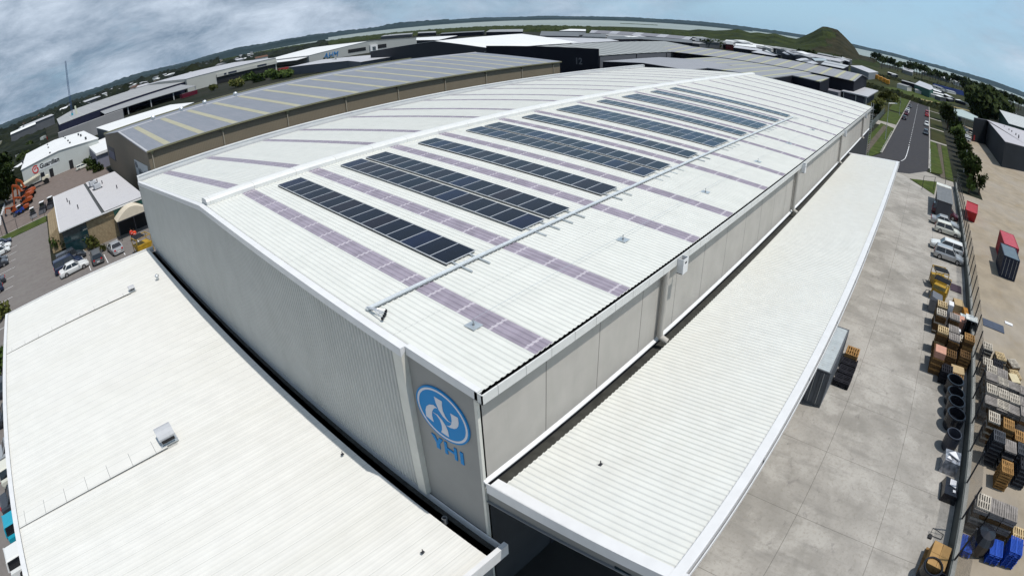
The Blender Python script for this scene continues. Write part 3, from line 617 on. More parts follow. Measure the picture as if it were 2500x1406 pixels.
def car(name, label, x, y, rz, kind, mat, group=None, roofmat=None, rack=False, detail=True):
    Lc, Wc, H, HB, xw, xt, xr, xb = CARK[kind]; w_ = Wc/2
    t = thing(name, label, 'car' if kind != 'suv' else 'four-wheel drive', (x, y, 0), rz, group)
    X = lambda f: Lc/2-f*Lc
    boot = HB+.04 if kind == 'sedan' else HB+.02
    st = [(0, .5, .80), (.015, .62, .9), (.06, .72, .97), (.15, .8 if kind != 'suv' else .98, 1), (xw, HB, 1), (.6, HB+.02, 1), (xb-.02, boot, 1), (.94, boot-.02, .97), (.985, boot-.1, .92), (1, .62, .86)]
    m = MB(); vs = []
    for f, zt_, k in st:
        r = w_*k
        vs += [(X(f), -r*.94, .22), (X(f), -r, .42), (X(f), -r, zt_-.16), (X(f), -r*.9, zt_), (X(f), r*.9, zt_), (X(f), r, zt_-.16), (X(f), r, .42), (X(f), r*.94, .22)]
    fs = [(i*8+j, i*8+(j+1) % 8, (i+1)*8+(j+1) % 8, (i+1)*8+j) for i in range(len(st)-1) for j in range(8)]
    fs += [tuple(range(8)), tuple(range((len(st)-1)*8+7, (len(st)-1)*8-1, -1))]
    m.add(vs, fs); body = m.build('body', mat, t)
    xa, xc, xd, xe = X(xw), X(xt), X(xr), X(xb); b, u = w_*.9, w_*.72
    m = MB(); m.add([(xa, -b, HB-.02), (xa, b, HB-.02), (xe, b, HB), (xe, -b, HB), (xc, -u, H-.06), (xc, u, H-.06), (xd, u, H-.08), (xd, -u, H-.08)], [(0, 1, 5, 4), (1, 2, 6, 5), (2, 3, 7, 6), (3, 0, 4, 7)])
    m.build('window_glass', glass_car, t)
    m = MB(); m.add([(xc+.04, -u-.02, H-.08), (xc+.04, u+.02, H-.08), (xd-.04, u+.02, H-.1), (xd-.04, -u-.02, H-.1), (xc-.12, -u*.85, H), (xc-.12, u*.85, H), (xd+.1, u*.85, H-.02), (xd+.1, -u*.85, H-.02)], [(0, 3, 2, 1), (4, 5, 6, 7), (0, 1, 5, 4), (1, 2, 6, 5), (2, 3, 7, 6), (3, 0, 4, 7)])
    m.build('roof', roofmat or mat, t)
    if detail:
        m = MB()
        for s in (-1, 1):
            mid = (xc+xd)/2+.1
            MB().bar((xa+.02, s*b, HB-.03), (xc, s*(u+.01), H-.07), .07, .07).build('pillar', mat, body); MB().bar((xe, s*b, HB-.02), (xd, s*(u+.01), H-.09), .1, .08).build('pillar', mat, body); MB().bar((mid, s*(b+.005), HB-.02), (mid-.05, s*(u+.01), H-.08), .08, .04).build('pillar', mat, body)
    for s in (-1, 1):
        for f in (.2, .8):
            c = Vector((X(f), s*(w_-.11), .31)); wl = MB().rod(c-Vector((0, .11*s, 0)), c+Vector((0, .125*s, 0)), .31, 16).build('wheel', tyre_m, t)
            if detail: MB().rod(c+Vector((0, .125*s, 0)), c+Vector((0, .135*s, 0)), .2, 12).build('rim', rim_m, wl)
        MB().box(Lc/2-.12, s*w_*.5-.16, .58, Lc/2-.035, s*w_*.5+.16, .7).build('headlight', clear_light, t)
        MB().box(-Lc/2-.012, s*w_*.62-.12, .66, -Lc/2+.1, s*w_*.62+.12, .84).build('tail_light', red_light, t)
        if detail: MB().box(xa-.25, s*(w_+.01), HB-.04, xa-.1, s*(w_+.16), HB+.08).build('mirror', mat, t)
    if detail: MB().box(-Lc/2-.02, -.22, .42, -Lc/2+.02, .22, .54).build('number_plate', paint_white, t)
    if rack:
        for i in range(3): MB().box(xd+.2+i*.7, -u-.05, H+.02, xd+.27+i*.7, u+.05, H+.07).build('roof_bar', black, t)
    return t
YG = 'cars parked nose in along the yard wall'
car('parked_car', 'pale silver hatchback parked nearest the yellow bins, nose to the wall', 56.55, -16.0, R_(-90), 'hatch', P_SILVER, YG)
car('parked_car', 'white estate car parked nose out beside the pale silver hatchback', 59.6, -15.75, R_(92), 'wagon', P_WHITE, YG)
car('parked_car', 'pearl white hatchback in the middle of the yard wall row, nose to the wall', 67.0, -16.0, R_(-88), 'hatch', P_PEARL, YG)
car('parked_car', 'silver saloon parked between the pearl hatchback and the maroon people carrier', 70.4, -15.6, R_(-88), 'sedan', P_SILVER, YG)
car('parked_car', 'maroon people carrier with a pale roof rack, last in the yard wall row', 75.7, -15.7, R_(-92), 'mpv', P_MAROON, YG, roofmat=P_SILVER, rack=True)
FG = 'cars parked in front of the block-walled office'
car('parked_car', 'white saloon seen side-on at the left of the small office car park', -9.3, 63.85, R_(7), 'sedan', P_WHITE, FG)
car('parked_car', 'dark navy four-wheel drive standing right behind the white saloon', -9.9, 66.2, R_(4), 'suv', P_NAVY, FG)
car('parked_car', 'black four-wheel drive parked against the bushes by the teal glass', -9.3, 68.8, R_(6), 'suv', P_DARK, FG)
car('parked_car', 'dark grey estate car seen from behind, next to the white saloon', -5.65, 64.2, R_(88), 'wagon', P_GREY, FG)
car('parked_car', 'silver saloon seen from behind, nearest the curved awning', -2.75, 64.6, R_(96), 'sedan', P_SILVER, FG)
LG = 'cars parked along the left edge of the car park'
for lab, y, k, mt_, rz in (('dark blue car at the far end of the left row, by the grass strip', 102.0, 'sedan', P_NAVY, 4), ('white estate car with tinted windows in the left row beyond the dark pair', 98.0, 'wagon', P_WHITE, 2), ('second white car of the left row, beside the white estate', 94.6, 'mpv', P_WHITE, 3), ('dark grey hatchback in the middle of the left row', 88.6, 'hatch', P_DARK, 2), ('charcoal four-wheel drive in the left row beside the dark hatchback', 85.6, 'suv', P_DARK, 2), ('black saloon with red lamps in the left row past the gap', 75.4, 'sedan', P_DARK, 184), ('dark hatchback in the left row, nearest the round bush', 71.6, 'hatch', P_NAVY, 183)):
    car('parked_car', lab, -23.3, y, R_(rz), k, mt_, LG)
UG = 'cars parked below the left edge of the low white roof'
for lab, y, k, mt_ in (('black hatchback peeping past the low white roof, farthest of its row', 39.0, 'hatch', P_DARK), ('dark grey saloon peeping past the roof edge, second of its row', 34.0, 'sedan', P_DARK), ('silver grey car with its boot past the roof edge', 28.6, 'sedan', P_SILVER), ('cream car peeping past the white roof edge', 25.6, 'hatch', P_PEARL), ('black saloon between the cream car and the teal car', 22.6, 'sedan', P_DARK), ('teal car peeping past the white roof edge', 19.7, 'hatch', P_TEAL), ('white car at the bottom left corner of the photo', 16.8, 'wagon', P_WHITE)):
    car('parked_car', lab, -18.95, y, R_(3), k, mt_, UG)
RG = 'cars parked along the road'
for lab, x, y, k, mt_, rz in (('black car on the left kerb of the road, nearest of its row', 190.5, -3.3, 'sedan', P_DARK, 0), ('dark red car on the left kerb behind the black one', 208, -3.4, 'hatch', P_MAROON, 180), ('white car on the left kerb of the road', 216, -3.4, 'wagon', P_WHITE, 180), ('light silver car on the left kerb beyond the white one', 224, -3.4, 'hatch', P_SILVER, 180), ('dark silver car, farthest on the left kerb', 246, -3.7, 'sedan', P_GREY, 180),
                              ('bright red hatchback on the right kerb, farther of two', 239, -12.0, 'hatch', P_RED, 0), ('bright red saloon on the right kerb, nearer of two', 226, -12.0, 'sedan', P_RED, 0), ('white car alone on the right kerb of the road', 190.5, -11.9, 'hatch', P_WHITE, 180), ('dark car on the right kerb, nearest to the driveway', 165.8, -11.7, 'wagon', P_DARK, 180)):
    car('parked_car', lab, x, y, R_(rz), k, mt_, RG)
SG = 'cars parked in front of the dark tilt-slab building'
for lab, x, y, rz, k, mt_ in (('white car nearest the hedge in the showroom yard', 183, -26.4, 80, 'wagon', P_WHITE), ('second white car in the showroom yard', 187, -26.8, 80, 'hatch', P_WHITE), ('silver car in the showroom yard', 191, -27.2, 80, 'sedan', P_SILVER), ('silver estate under the showroom canopy', 207, -26.5, 60, 'wagon', P_SILVER), ('white hatchback under the showroom canopy', 212, -28, 60, 'hatch', P_WHITE), ('dark car under the showroom canopy', 214, -31, 60, 'sedan', P_DARK), ('pearl car under the showroom canopy', 204, -30, 60, 'sedan', P_PEARL)):
    car('parked_car', lab, x, y, R_(rz), k, mt_, SG, detail=False)
car('parked_car', 'cream estate car by the doors of the white building with the red logo', .9, 163.4, R_(8), 'wagon', P_PEARL)
car('parked_car', 'white car half hidden behind the gate past the far corner of the warehouse', 118, 6.2, R_(60), 'mpv', P_SILVER)

EX_OR, EX_DK = M('excavator_orange', (.3, .055, .008), .5, 0, .2, 3), steel_dark
def excavator(label, x, y, rz, s, up=1.0, group='orange excavators parked together'):
    t = thing('excavator', label, 'excavator', (x, y, 0), rz, group)
    for sy in (-1, 1):
        m = MB(); y0 = sy*1.05*s; pr = [(-1.9, .35), (-1.6, 0), (1.6, 0), (1.9, .35), (1.7, .75), (-1.7, .75)]
        m.slab([(a*s, y0-.25*s, b*s) for a, b in pr], (0, .5*s, 0)); m.build('track', tyre_m, t)
    m = MB(); m.slab([(-1.9*s, -1.15*s, .95*s), (1.2*s, -1.15*s, .95*s), (1.2*s, -1.15*s, 1.5*s), (-.6*s, -1.15*s, 2.0*s), (-1.9*s, -1.15*s, 1.9*s), (-2.15*s, -1.15*s, 1.3*s)], (0, 2.3*s, 0)); m.rod((0, 0, .6*s), (0, 0, 1.0*s), .7*s, 12); m.build('body', EX_OR, t)
    m = MB(); m.hexa([(.0, .2*s, 1.3*s), (1.45*s, .2*s, 1.3*s), (1.45*s, 1.15*s, 1.3*s), (0, 1.15*s, 1.3*s), (.05*s, .25*s, 2.75*s), (1.15*s, .25*s, 2.75*s), (1.15*s, 1.1*s, 2.75*s), (.05*s, 1.1*s, 2.75*s)]); c = m.build('cab', glass_car, t)
    MB().box(0, .2*s, 2.75*s, 1.2*s, 1.15*s, 2.85*s).build('cab_roof', EX_OR, c)
    A, B, C_, D = (1.0*s, -.2*s, 1.5*s), (2.3*s, -.2*s, (3.6*up)*s), (4.2*s, -.2*s, (4.2*up)*s), (4.9*s, -.2*s, 1.2*s)
    m = MB(); m.bar(A, B, .4*s, .55*s); m.bar(B, C_, .36*s, .5*s); m.build('boom', EX_OR, t)
    m = MB(); m.bar(C_, D, .3*s, .4*s); m.build('stick', EX_OR, t)
    MB().rod((1.3*s, -.2*s, 1.2*s), (2.2*s, -.2*s, 2.9*up*s), .09*s, 8).build('hydraulic_ram', rim_m, t)
    m = MB(); m.slab([(4.9*s, -.65*s, 1.3*s), (5.3*s, -.65*s, .9*s), (5.1*s, -.65*s, .25*s), (4.5*s, -.65*s, .1*s), (4.2*s, -.65*s, .5*s), (4.6*s, -.65*s, .45*s)], (0, .9*s, 0)); m.build('bucket', EX_DK, t)
    return t
excavator('large orange excavator with raised boom, farthest of the group', -18.2, 147, R_(150), 1.05, 1.15)
excavator('large orange excavator with raised boom, next to the white dump truck', -17.6, 152.5, R_(140), 1.05, 1.25)
excavator('orange excavator in the middle of the parked group', -18, 139.2, R_(165), .85, .8)
excavator('small orange excavator at the near end of the group', -18.6, 131.0, R_(170), .7, .7)
excavator('small orange excavator against the left fence', -21.6, 134.5, R_(160), .65, .7)
t = thing('dump_truck', 'big white articulated dump truck by the wall with the red logo', 'dump truck', (-15.6, 163.5, 0), R_(8))
m = MB(); pr = [(-4.2, -1.5), (2.0, -1.5), (2.0, 1.5), (-4.2, 1.5)]
cream = M('dump_cream', (.62, .58, .46), .5, 0, .06, 2)
m = MB(); m.hexa([(-3.6, -1.2, 1.7), (1.6, -1.2, 1.9), (1.6, 1.2, 1.9), (-3.6, 1.2, 1.7), (-4.6, -1.75, 2.5), (2.2, -1.75, 3.3), (2.2, 1.75, 3.3), (-4.6, 1.75, 2.5)]); tb = m.build('tipper_body', cream, t)
MB().quad((-4.3, -1.6, 2.62), (2.0, -1.6, 3.35), (2.0, 1.6, 3.35), (-4.3, 1.6, 2.62)).build('body_floor', cream, tb)
m = MB()
for s in (-1, 1): m.bar((-4.6, s*1.75, 2.65), (2.2, s*1.75, 3.5), .14, .35)
m.bar((2.2, -1.75, 3.5), (2.2, 1.75, 3.5), .14, .4)
m.build('body_rail', cream, t)
m = MB(); m.box(-3.8, -.6, 1.1, 4.6, .6, 1.5); m.build('chassis', steel_dark, t); MB().box(2.6, -1.2, 1.4, 5.2, 1.2, 2.3).build('bonnet', cream, t)
MB().hexa([(2.4, -.9, 2.3), (3.9, -.9, 2.3), (3.9, .9, 2.3), (2.4, .9, 2.3), (2.5, -.8, 3.6), (3.7, -.8, 3.6), (3.7, .8, 3.6), (2.5, .8, 3.6)]).build('cab', glass_car, t)
for x in (-3.1, -1.2, 3.9):
    for s in (-1, 1): MB().rod((x, s*1.05, .85), (x, s*1.65, .85), .85, 16).build('wheel', tyre_m, t)
def loader(label, x, y, rz, col, s=1.0):
    t = thing('skid_loader', label, 'loader', (x, y, 0), rz)
    MB().box(-1.3*s, -.6*s, .35*s, .6*s, .6*s, 1.15*s).build('body', col, t); MB().box(-.6*s, -.5*s, 1.15*s, .5*s, .5*s, 2.0*s).build('cab', glass_car, t); MB().box(-.7*s, -.55*s, 2.0*s, .6*s, .55*s, 2.08*s).build('cab_roof', paint_white, t)
    for a in (-.8, .35):
        for b in (-1, 1): MB().rod((a*s, b*.6*s, .38*s), (a*s, b*.85*s, .38*s), .38*s, 14).build('wheel', tyre_m, t)
    for b in (-1, 1): m = MB(); m.bar((-1.1*s, b*.66*s, 1.4*s), (1.2*s, b*.66*s, .8*s), .12, .16); m.build('lift_arm', col, t)
    MB().hexa([(1.1*s, -.85*s, .1), (1.9*s, -.85*s, .1), (1.9*s, .85*s, .1), (1.1*s, .85*s, .1), (1.1*s, -.85*s, .7*s), (1.4*s, -.85*s, .7*s), (1.4*s, .85*s, .7*s), (1.1*s, .85*s, .7*s)]).build('bucket', steel_dark, t)
loader('dark skid loader with a white cab roof standing alone before the grass strip', -15.9, 117, R_(-85), steel_dark)
loader('black skid loader beside the corner of the block wall', -13.2, 117.8, R_(-100), steel_dark, 1.1)
loader('black skid loader half behind the block-walled office', -11.0, 119.5, R_(-110), steel_dark, 1.1)
loader('small white and blue loader beside the orange excavators', -20, 129.3, R_(200), paint('blue', (.02, .06, .3)))

# ---------------------------------------------------------- shipping containers
def container(label, x0, y0, x1, y1, col, roofcol, z0=0.0, H=2.6, doors='-x', worn=True, group=None):
    """x0,y0 corner at z0, long axis x"""
    t = thing('shipping_container', label, 'shipping container', (x0, y0, z0), 0, group)
    lx, ly = x1-x0, y1-y0
    m = MB(); m.ribbed((.05, .03, .12), (1, 0, 0), lx-.1, (0, 0, H-.2), (0, 1, 0), .28, .035, .4, .12); m.ribbed((.05, ly-.03, .12), (1, 0, 0), lx-.1, (0, 0, H-.2), (0, -1, 0), .28, .035, .4, .12); m.ribbed((lx-.03, .05, .12), (0, 1, 0), ly-.1, (0, 0, H-.2), (-1, 0, 0), .28, .035, .4, .12); m.build('wall', col, t)
    m = MB(); m.ribbed((.05, .05, H-.05), (1, 0, 0), lx-.1, (0, ly-.1, 0), (0, 0, 1), .24, .025, .4, .15); m.build('roof', roofcol, t)
    m = MB()
    for a in (.0, lx-.1):
        for b in (0, ly-.1): m.box(a, b, 0, a+.1, b+.1, H)
    for b in (0, ly-.1): m.box(.1, b, 0, lx-.1, b+.1, .13); m.box(.1, b, H-.1, lx-.1, b+.1, H-.001)
    for a in (0, lx-.1): m.box(a, .1, 0, a+.1, ly-.1, .13); m.box(a, .1, H-.1, a+.1, ly-.1, H-.001)
    m.box(.1, .1, .08, lx-.1, ly-.1, .12); m.build('frame', col, t)
    for s in (0, 1):
        y = .1+s*(ly/2-.1); m = MB(); m.ribbed((.02, y+.01, .15), (0, 1, 0), ly/2-.12, (0, 0, H-.28), (-1, 0, 0), .3, .025, .4, .12); d = m.build('door', col, t)
        for q in (.25, .75): MB().rod((-.03, y+q*(ly/2-.1), .2), (-.03, y+q*(ly/2-.1), H-.15), .02, 6).build('lock_bar', galv, d)
    m = MB()
    for a in (-.005, lx-.155):
        for b in (-.005, ly-.145):
            for c in (-.002, H-.118): m.box(a, b, c, a+.16, b+.15, c+.12)
    return t
c_grey = M('container_grey', (.10, .11, .125), .6, 0, .12, 1); c_gtop = add_stain(M('container_grey_top', (.42, .47, .5), .6, 0, .1, 1.5), 1.2, (.2, .12, .07), .6, .8, .7)
c_red = M('container_red', (.3, .02, .035), .55, 0, .12, 1); c_rtop = add_stain(M('container_red_top', (.4, .05, .08), .6, 0, .1, 1.5), 1, (.25, .08, .06), .55, .8, .6)
c_blue = M('container_blue', (.012, .02, .045), .5, 0, .2, 1); c_btop = add_stain(M('container_blue_top', (.09, .14, .18), .6, 0, .1, 1.5), 1, (.14, .15, .15), .5, .8, .6)
container('grey shipping container poking out from under the loading canopy', 20.75, -7.5, 26.8, -5.06, c_grey, c_gtop)
container('faded red shipping container in the neighbouring yard', 62.9, -26.6, 69.0, -24.15, c_red, c_rtop)
container('dark navy shipping container in front of the red one', 57.8, -25.95, 62.6, -23.5, c_blue, c_btop)
c_br = M('skip_red', (.36, .015, .02), .5, 0, .12, 1)
t = thing('skip_bin', 'bright red open-topped steel bin behind the yard fence', 'skip bin', (81.2, -20.6, 0), R_(-6))
m = MB(); m.hexa([(-2.8, -.9, 0), (2.8, -.9, 0), (2.8, .9, 0), (-2.8, .9, 0), (-3.3, -1.05, 1.45), (3.3, -1.05, 1.45), (3.3, 1.05, 1.45), (-3.3, 1.05, 1.45)]); m.build('bin_body', c_br, t)
m = MB(); m.box(-3.35, -1.1, 1.45, 3.35, -1.0, 1.55); m.box(-3.35, 1.0, 1.45, 3.35, 1.1, 1.55); m.box(-3.35, -1.0, 1.45, -3.25, 1.0, 1.55); m.box(3.25, -1.0, 1.45, 3.35, 1.0, 1.55); m.build('rim', c_br, t)

# ------------------------------------------------------------- yard wall and fence
t = thing('boundary_fence', 'low concrete wall with leaning dark posts and wire mesh along the yard', 'fence', (0, -18.4, 0))
MB().box(-25, -.25, -.02, 100, .12, .95).build('low_wall', M('wall_concrete', (.12, .13, .125), .85, 0, .15, .6, detail=8), t); MB().box(-25, -.26, .95, 100, .02, .985).build('coping', M('coping_concrete', (.3, .3, .28), .85, 0, .15, .8, detail=8), t)
m = MB(); 
for i in range(29): MB().box(9.0+3*i-.04, -.1, .95, 9.0+3*i+.04, .0, 3.3).build('post', steel_dark, t)
ms = bpy.data.materials.new('wire_mesh'); ms.use_nodes = True; nt = ms.node_tree; b = nt.nodes['Principled BSDF']; b.inputs['Base Color'].default_value = (.12, .12, .12, 1); b.inputs['Roughness'].default_value = .6
tb_ = nt.nodes.new('ShaderNodeBsdfTransparent'); mxs = nt.nodes.new('ShaderNodeMixShader'); tcn = nt.nodes.new('ShaderNodeTexCoord'); spn = nt.nodes.new('ShaderNodeSeparateXYZ'); nt.links.new(tcn.outputs['Object'], spn.inputs[0])
def diag(op):
    a = nt.nodes.new('ShaderNodeMath'); a.operation = op; nt.links.new(spn.outputs[0], a.inputs[0]); nt.links.new(spn.outputs[2], a.inputs[1])
    d = nt.nodes.new('ShaderNodeMath'); d.operation = 'MULTIPLY'; nt.links.new(a.outputs[0], d.inputs[0]); d.inputs[1].default_value = 16
    f = nt.nodes.new('ShaderNodeMath'); f.operation = 'FRACT'; nt.links.new(d.outputs[0], f.inputs[0])
    g_ = nt.nodes.new('ShaderNodeMath'); g_.operation = 'LESS_THAN'; nt.links.new(f.outputs[0], g_.inputs[0]); g_.inputs[1].default_value = .2
    return g_.outputs[0]
mxm = nt.nodes.new('ShaderNodeMath'); mxm.operation = 'MAXIMUM'; nt.links.new(diag('ADD'), mxm.inputs[0]); nt.links.new(diag('SUBTRACT'), mxm.inputs[1])
nt.links.new(mxm.outputs[0], mxs.inputs[0]); nt.links.new(tb_.outputs[0], mxs.inputs[1]); nt.links.new(b.outputs[0], mxs.inputs[2]); nt.links.new(mxs.outputs[0], nt.nodes['Material Output'].inputs[0])
m = MB(); m.quad((-25, -.12, .95), (100, -.12, .95), (100, -.12, 3.2), (-25, -.12, 3.2)); m.build('wire_mesh', ms, t)
t = thing('gate_fence', 'dark wire fence by the road entrance next to the small grey shed', 'fence', (88.5, -11.5, 0))
a, b = Vector((0, 0, 0)), Vector((6.8, -6.6, 0))
for i in range(4): p_ = a.lerp(b, i/3); MB().rod(p_, p_+Vector((0, 0, 2.4)), .05, 6).build('post', steel_dark, t)
m = MB(); m.rod(a+Vector((0, 0, 2.35)), b+Vector((0, 0, 2.35)), .03, 6); m.build('top_rail', steel_dark, t)

# --------------------------------------------------------------- pallets
pal_cols = [('brown', (.12, .07, .032)), ('weathered grey', (.22, .2, .185)), ('pale', (.46, .35, .2)), ('orange-brown', (.3, .17, .065)), ('bleached', (.42, .38, .32)), ('black', (.02, .02, .025)), ('bright blue', (.01, .07, .42)), ('dark grey', (.06, .065, .075))]
PM = {}
for nme, c in pal_cols:
    mt_ = M('pallet_'+nme.replace(' ', '_').replace('-', '_'), c, .85 if nme != 'bright blue' else .5, 0, .3 if nme not in ('bright blue',) else .05, 3, detail=8)
    m = MB()
    if nme == 'bright blue':
        for i in range(14): m.box(-.6+.088*i, -.5, .12, -.555+.088*i, .5, .145)
        m.box(-.6, -.5, .1, .6, -.46, .144); m.box(-.6, .46, .1, .6, .5, .144); m.box(-.6, -.03, .1, .6, .03, .146); m.box(-.6, -.46, 0, .6, -.4, .1); m.box(-.6, .4, 0, .6, .46, .1); m.box(-.6, -.05, 0, .6, .05, .1)
    else:
        for i in range(6): m.box(-.6, -.5+.182*i, .122, .6, -.5+.182*i+(.09 if nme != 'weathered grey' else .145), .144)
        for x in (-.6, -.05, .5): m.box(x, -.5, .025, x+.1, .5, .122)
        for y in (-.5, -.05, .4): m.box(-.6, y, 0, .6, y+.1, .022)
    me = m.build('pallet', mt_).data; PM[nme] = me
for o in [o for o in bpy.data.objects if o.name.startswith('pallet')]: bpy.data.objects.remove(o)
ordn = ['topmost', 'second from top', 'third from top', 'fourth from top', 'fifth from top', 'sixth from top', 'seventh from top', 'eighth from the top', 'ninth from the top', 'tenth from the top', 'eleventh from the top', 'twelfth from the top', 'thirteenth from the top', 'lowest', 'lowest']
LOW = {}
def stack(desc, x, y, n_, cols, rz=0.0, z0=0.0, face='', gap=0.147, group='pallets stacked along the yard fence'):
    for i in range(n_):
        c = cols if isinstance(cols, str) else cols[(n_-1-i) % len(cols)]
        lc, rt = (x+rnd.uniform(-.035, .035), y+rnd.uniform(-.03, .03), z0+i*gap), rz+R_(rnd.uniform(-2, 2))
        if i < n_-5: LOW.setdefault(c, []).append((lc, rt)); continue
        o = bpy.data.objects.new('pallet', PM[c]); COL.objects.link(o); o.location = lc; o.rotation_euler = (0, 0, rt)
        tag(o, '%s pallet, %s of stack %s' % (c.replace('weathered grey', 'grey').replace('bright ', ''), ordn[n_-1-i], desc), 'pallet', group)
BR = ['brown', 'brown', 'brown', 'brown']
stack('behind the grey lidded bin', 38.6, -14.9, 13, ['pale']+BR)
stack('beside the grey bin, near half', 37.2, -14.9, 12, ['bleached']+BR)
stack('in the middle column, farthest', 37.3, -16.3, 12, ['weathered grey']+BR)
stack('with the bright slatted top', 33.7, -15.1, 13, ['pale', 'orange-brown']+BR)
stack('third up in the middle column', 34.9, -16.2, 12, ['weathered grey']+BR)
stack('second up in the middle column', 33.5, -16.3, 12, ['weathered grey', 'orange-brown']+BR)
stack('low down between two taller ones', 32.1, -16.3, 7, ['brown'])
stack('by the fence, farther one', 35.4, -17.6, 7, ['bleached', 'brown'])
stack('by the fence, tall pale-topped', 34.2, -17.75, 13, ['orange-brown', 'orange-brown', 'brown', 'brown'])
stack('by the fence beside the open board', 32.6, -17.6, 8, ['brown', 'orange-brown'])
stack('under the pink board', 30.5, -15.05, 9, ['orange-brown', 'brown', 'brown'])
stack('behind the pink board', 31.8, -15.1, 8, ['brown'])
stack('of loose black pallets near the tubs', 29.6, -16.0, 7, ['black'], group='pallets stacked along the yard fence')
stack('behind the loose black pallets', 29.7, -17.1, 6, ['orange-brown', 'brown'])
stack('beyond the white box, against the fence', 41.0, -17.3, 3, ['brown', 'pale'])
def board(name, label, cat, x, y, z, sx, sy, sz, mat, rz=0.0):
    o = MB().box(-sx/2, -sy/2, 0, sx/2, sy/2, sz).build(name, mat); o.location = (x, y, z); o.rotation_euler = (0, 0, rz); return tag(o, label, cat)
board('plywood_sheet', 'pink plywood sheet lying on a pallet stack', 'board', 30.5, -15.05, 9*.147, 1.15, .95, .5, M('pink_board', (.5, .27, .2), .8, 0, .1, 3))
board('plywood_sheet', 'tan board lying beside the black pallets', 'board', 30.2, -17.0, 6*.147, 1.1, 1.2, .06, M('tan_board', (.4, .3, .17), .8, 0, .1, 3), .1)
board('white_carton', 'white carton standing on the pallets behind the grey bin', 'carton', 38.7, -15.75, 0, .9, .5, 2.2, M('carton_white', (.7, .7, .72), .7, 0, .05, 2))
board('pale_board', 'small pale panel on the low pallets by the fence', 'panel', 36.4, -16.85, .9, .5, .5, .25, M('carton_white', (.7, .7, .72)))
board('pink_boards', 'flat bundle of pinkish boards beyond the middle pallet column', 'boards', 39.2, -17.0, .0, 1.3, 1.2, 1.0, M('pink_board', (.5, .27, .2)))
board('timber_sheets', 'loose pale timber sheets by the fence next to the yellow bins', 'timber', 43.4, -17.1, .0, 1.5, 1.1, .7, M('tan_board', (.4, .3, .17)), .15)
board('orange_boards', 'bundle of orange boards lying against the fence', 'boards', 41.9, -17.9, .0, 1.5, .5, .75, M('orange_board', (.5, .22, .03), .7, 0, .1, 3), .1)
board('white_bundle', 'white and green wrapped bundle against the fence', 'bundle', 40.6, -17.8, .0, 1.1, 1.0, .7, M('white_green', (.55, .62, .62), .5, 0, .15, 2), .1)
board('dark_mat', 'flat dark purple mat lying by the fence beyond the bins', 'mat', 48.5, -17.0, .0, 2.0, 1.4, .05, M('mat_purple', (.06, .045, .06), .9))
t = thing('display_case', 'open-fronted white cabinet standing among the pallets by the fence', 'cabinet', (38.4, -18.15, 0))
m = MB(); m.box(-.7, -.6, 0, .7, -.56, 1.6); m.box(-.7, .56, 0, .7, .6, 1.6); m.box(.66, -.56, 0, .7, .56, 1.6); m.box(-.7, -.56, 0, .66, .56, .05); m.box(-.7, -.03, .05, .6, .03, 1.55); m.build('cabinet_frame', steel_dark, t); MB().box(-.35, -.65, 1.6, .75, .65, 1.66).build('top', M('cab_top', (.6, .62, .6), .6, 0, .04, 2), t)
# neighbour's pallets
NG = 'pallets stacked in the neighbouring yard'
GREY = ['weathered grey', 'weathered grey', 'brown', 'brown']
names = ['first', 'second', 'third', 'fourth', 'fifth']
for r_, (x, ys, n_) in enumerate(((30.7, (-19.95, -21.05), 12), (29.55, (-19.95, -21.05, -22.15), 12), (27.85, (-19.9, -21.0, -22.1), 12), (26.6, (-19.85, -21.0, -22.1), 11))):
    for c_, y in enumerate(ys):
        stack('in %s row, %s column of neighbour block' % (names[r_], names[c_]), x, y, n_, [rnd.choice(['weathered grey', 'bleached', 'weathered grey'])]+GREY, rz=R_(90) if r_ % 2 else 0, group=NG)
stack('with white slatted top by the fence', 24.2, -20.0, 13, ['bleached', 'brown', 'brown'], group=NG)
stack('with orange slats past the grey block', 24.3, -21.4, 12, ['orange-brown', 'brown'], group=NG)
stack('at the right edge past the grey block', 24.0, -22.6, 10, ['orange-brown', 'brown'], group=NG)
stack('of dark framed pallets by the fence', 22.3, -20.4, 13, ['dark grey', 'black'], group=NG)
stack('of black slatted pallets beyond the fence', 22.2, -21.6, 11, ['weathered grey', 'black', 'black'], group=NG)
stack('standing clear of the others', 20.4, -21.5, 7, ['orange-brown'], gap=.2, group=NG)
for c_, y in enumerate((-19.5, -20.6, -21.7)): stack('in nearest grey row, %s from fence' % names[c_], 16.0, y, 12, ['bleached' if c_ == 0 else 'weathered grey']+GREY, group=NG)
for r_, x in enumerate((29.5, 27.9, 26.6)): stack('in %s row, right edge of neighbour block' % names[r_+1], x, -23.2, 12, ['weathered grey']+GREY, group=NG)
stack('right of the lone orange stack', 21.2, -23.1, 10, ['black', 'dark grey'], group=NG); stack('behind the lone orange stack', 22.4, -22.8, 11, ['dark grey', 'black'], group=NG)
stack('between the grey bin and fence boards', 39.9, -16.4, 6, ['brown', 'pale'])
stack('low beside the pale-topped fence stack', 36.1, -16.5, 5, ['brown'])
stack('low at the right edge', 15.6, -23.0, 6, ['pale', 'brown'], group=NG)
stack('beside the taller blue one', 14.2, -21.4, 5, ['bright blue'], group=NG)
stack('at the right edge, taller blue one', 14.4, -22.7, 8, ['bright blue'], group=NG)
stack('of blue plastic in the shade by the fence', 14.0, -19.3, 3, ['bright blue'], group=NG)
stack('at far end of the neighbour block', 35.6, -20.0, 8, ['bleached', 'black'], group=NG)
stack('with pale top near the neighbour block end', 33.1, -19.95, 7, ['bleached', 'brown'], group=NG)
stack('behind the pale-topped one in neighbour yard', 33.6, -21.1, 7, ['black', 'dark grey'], group=NG)
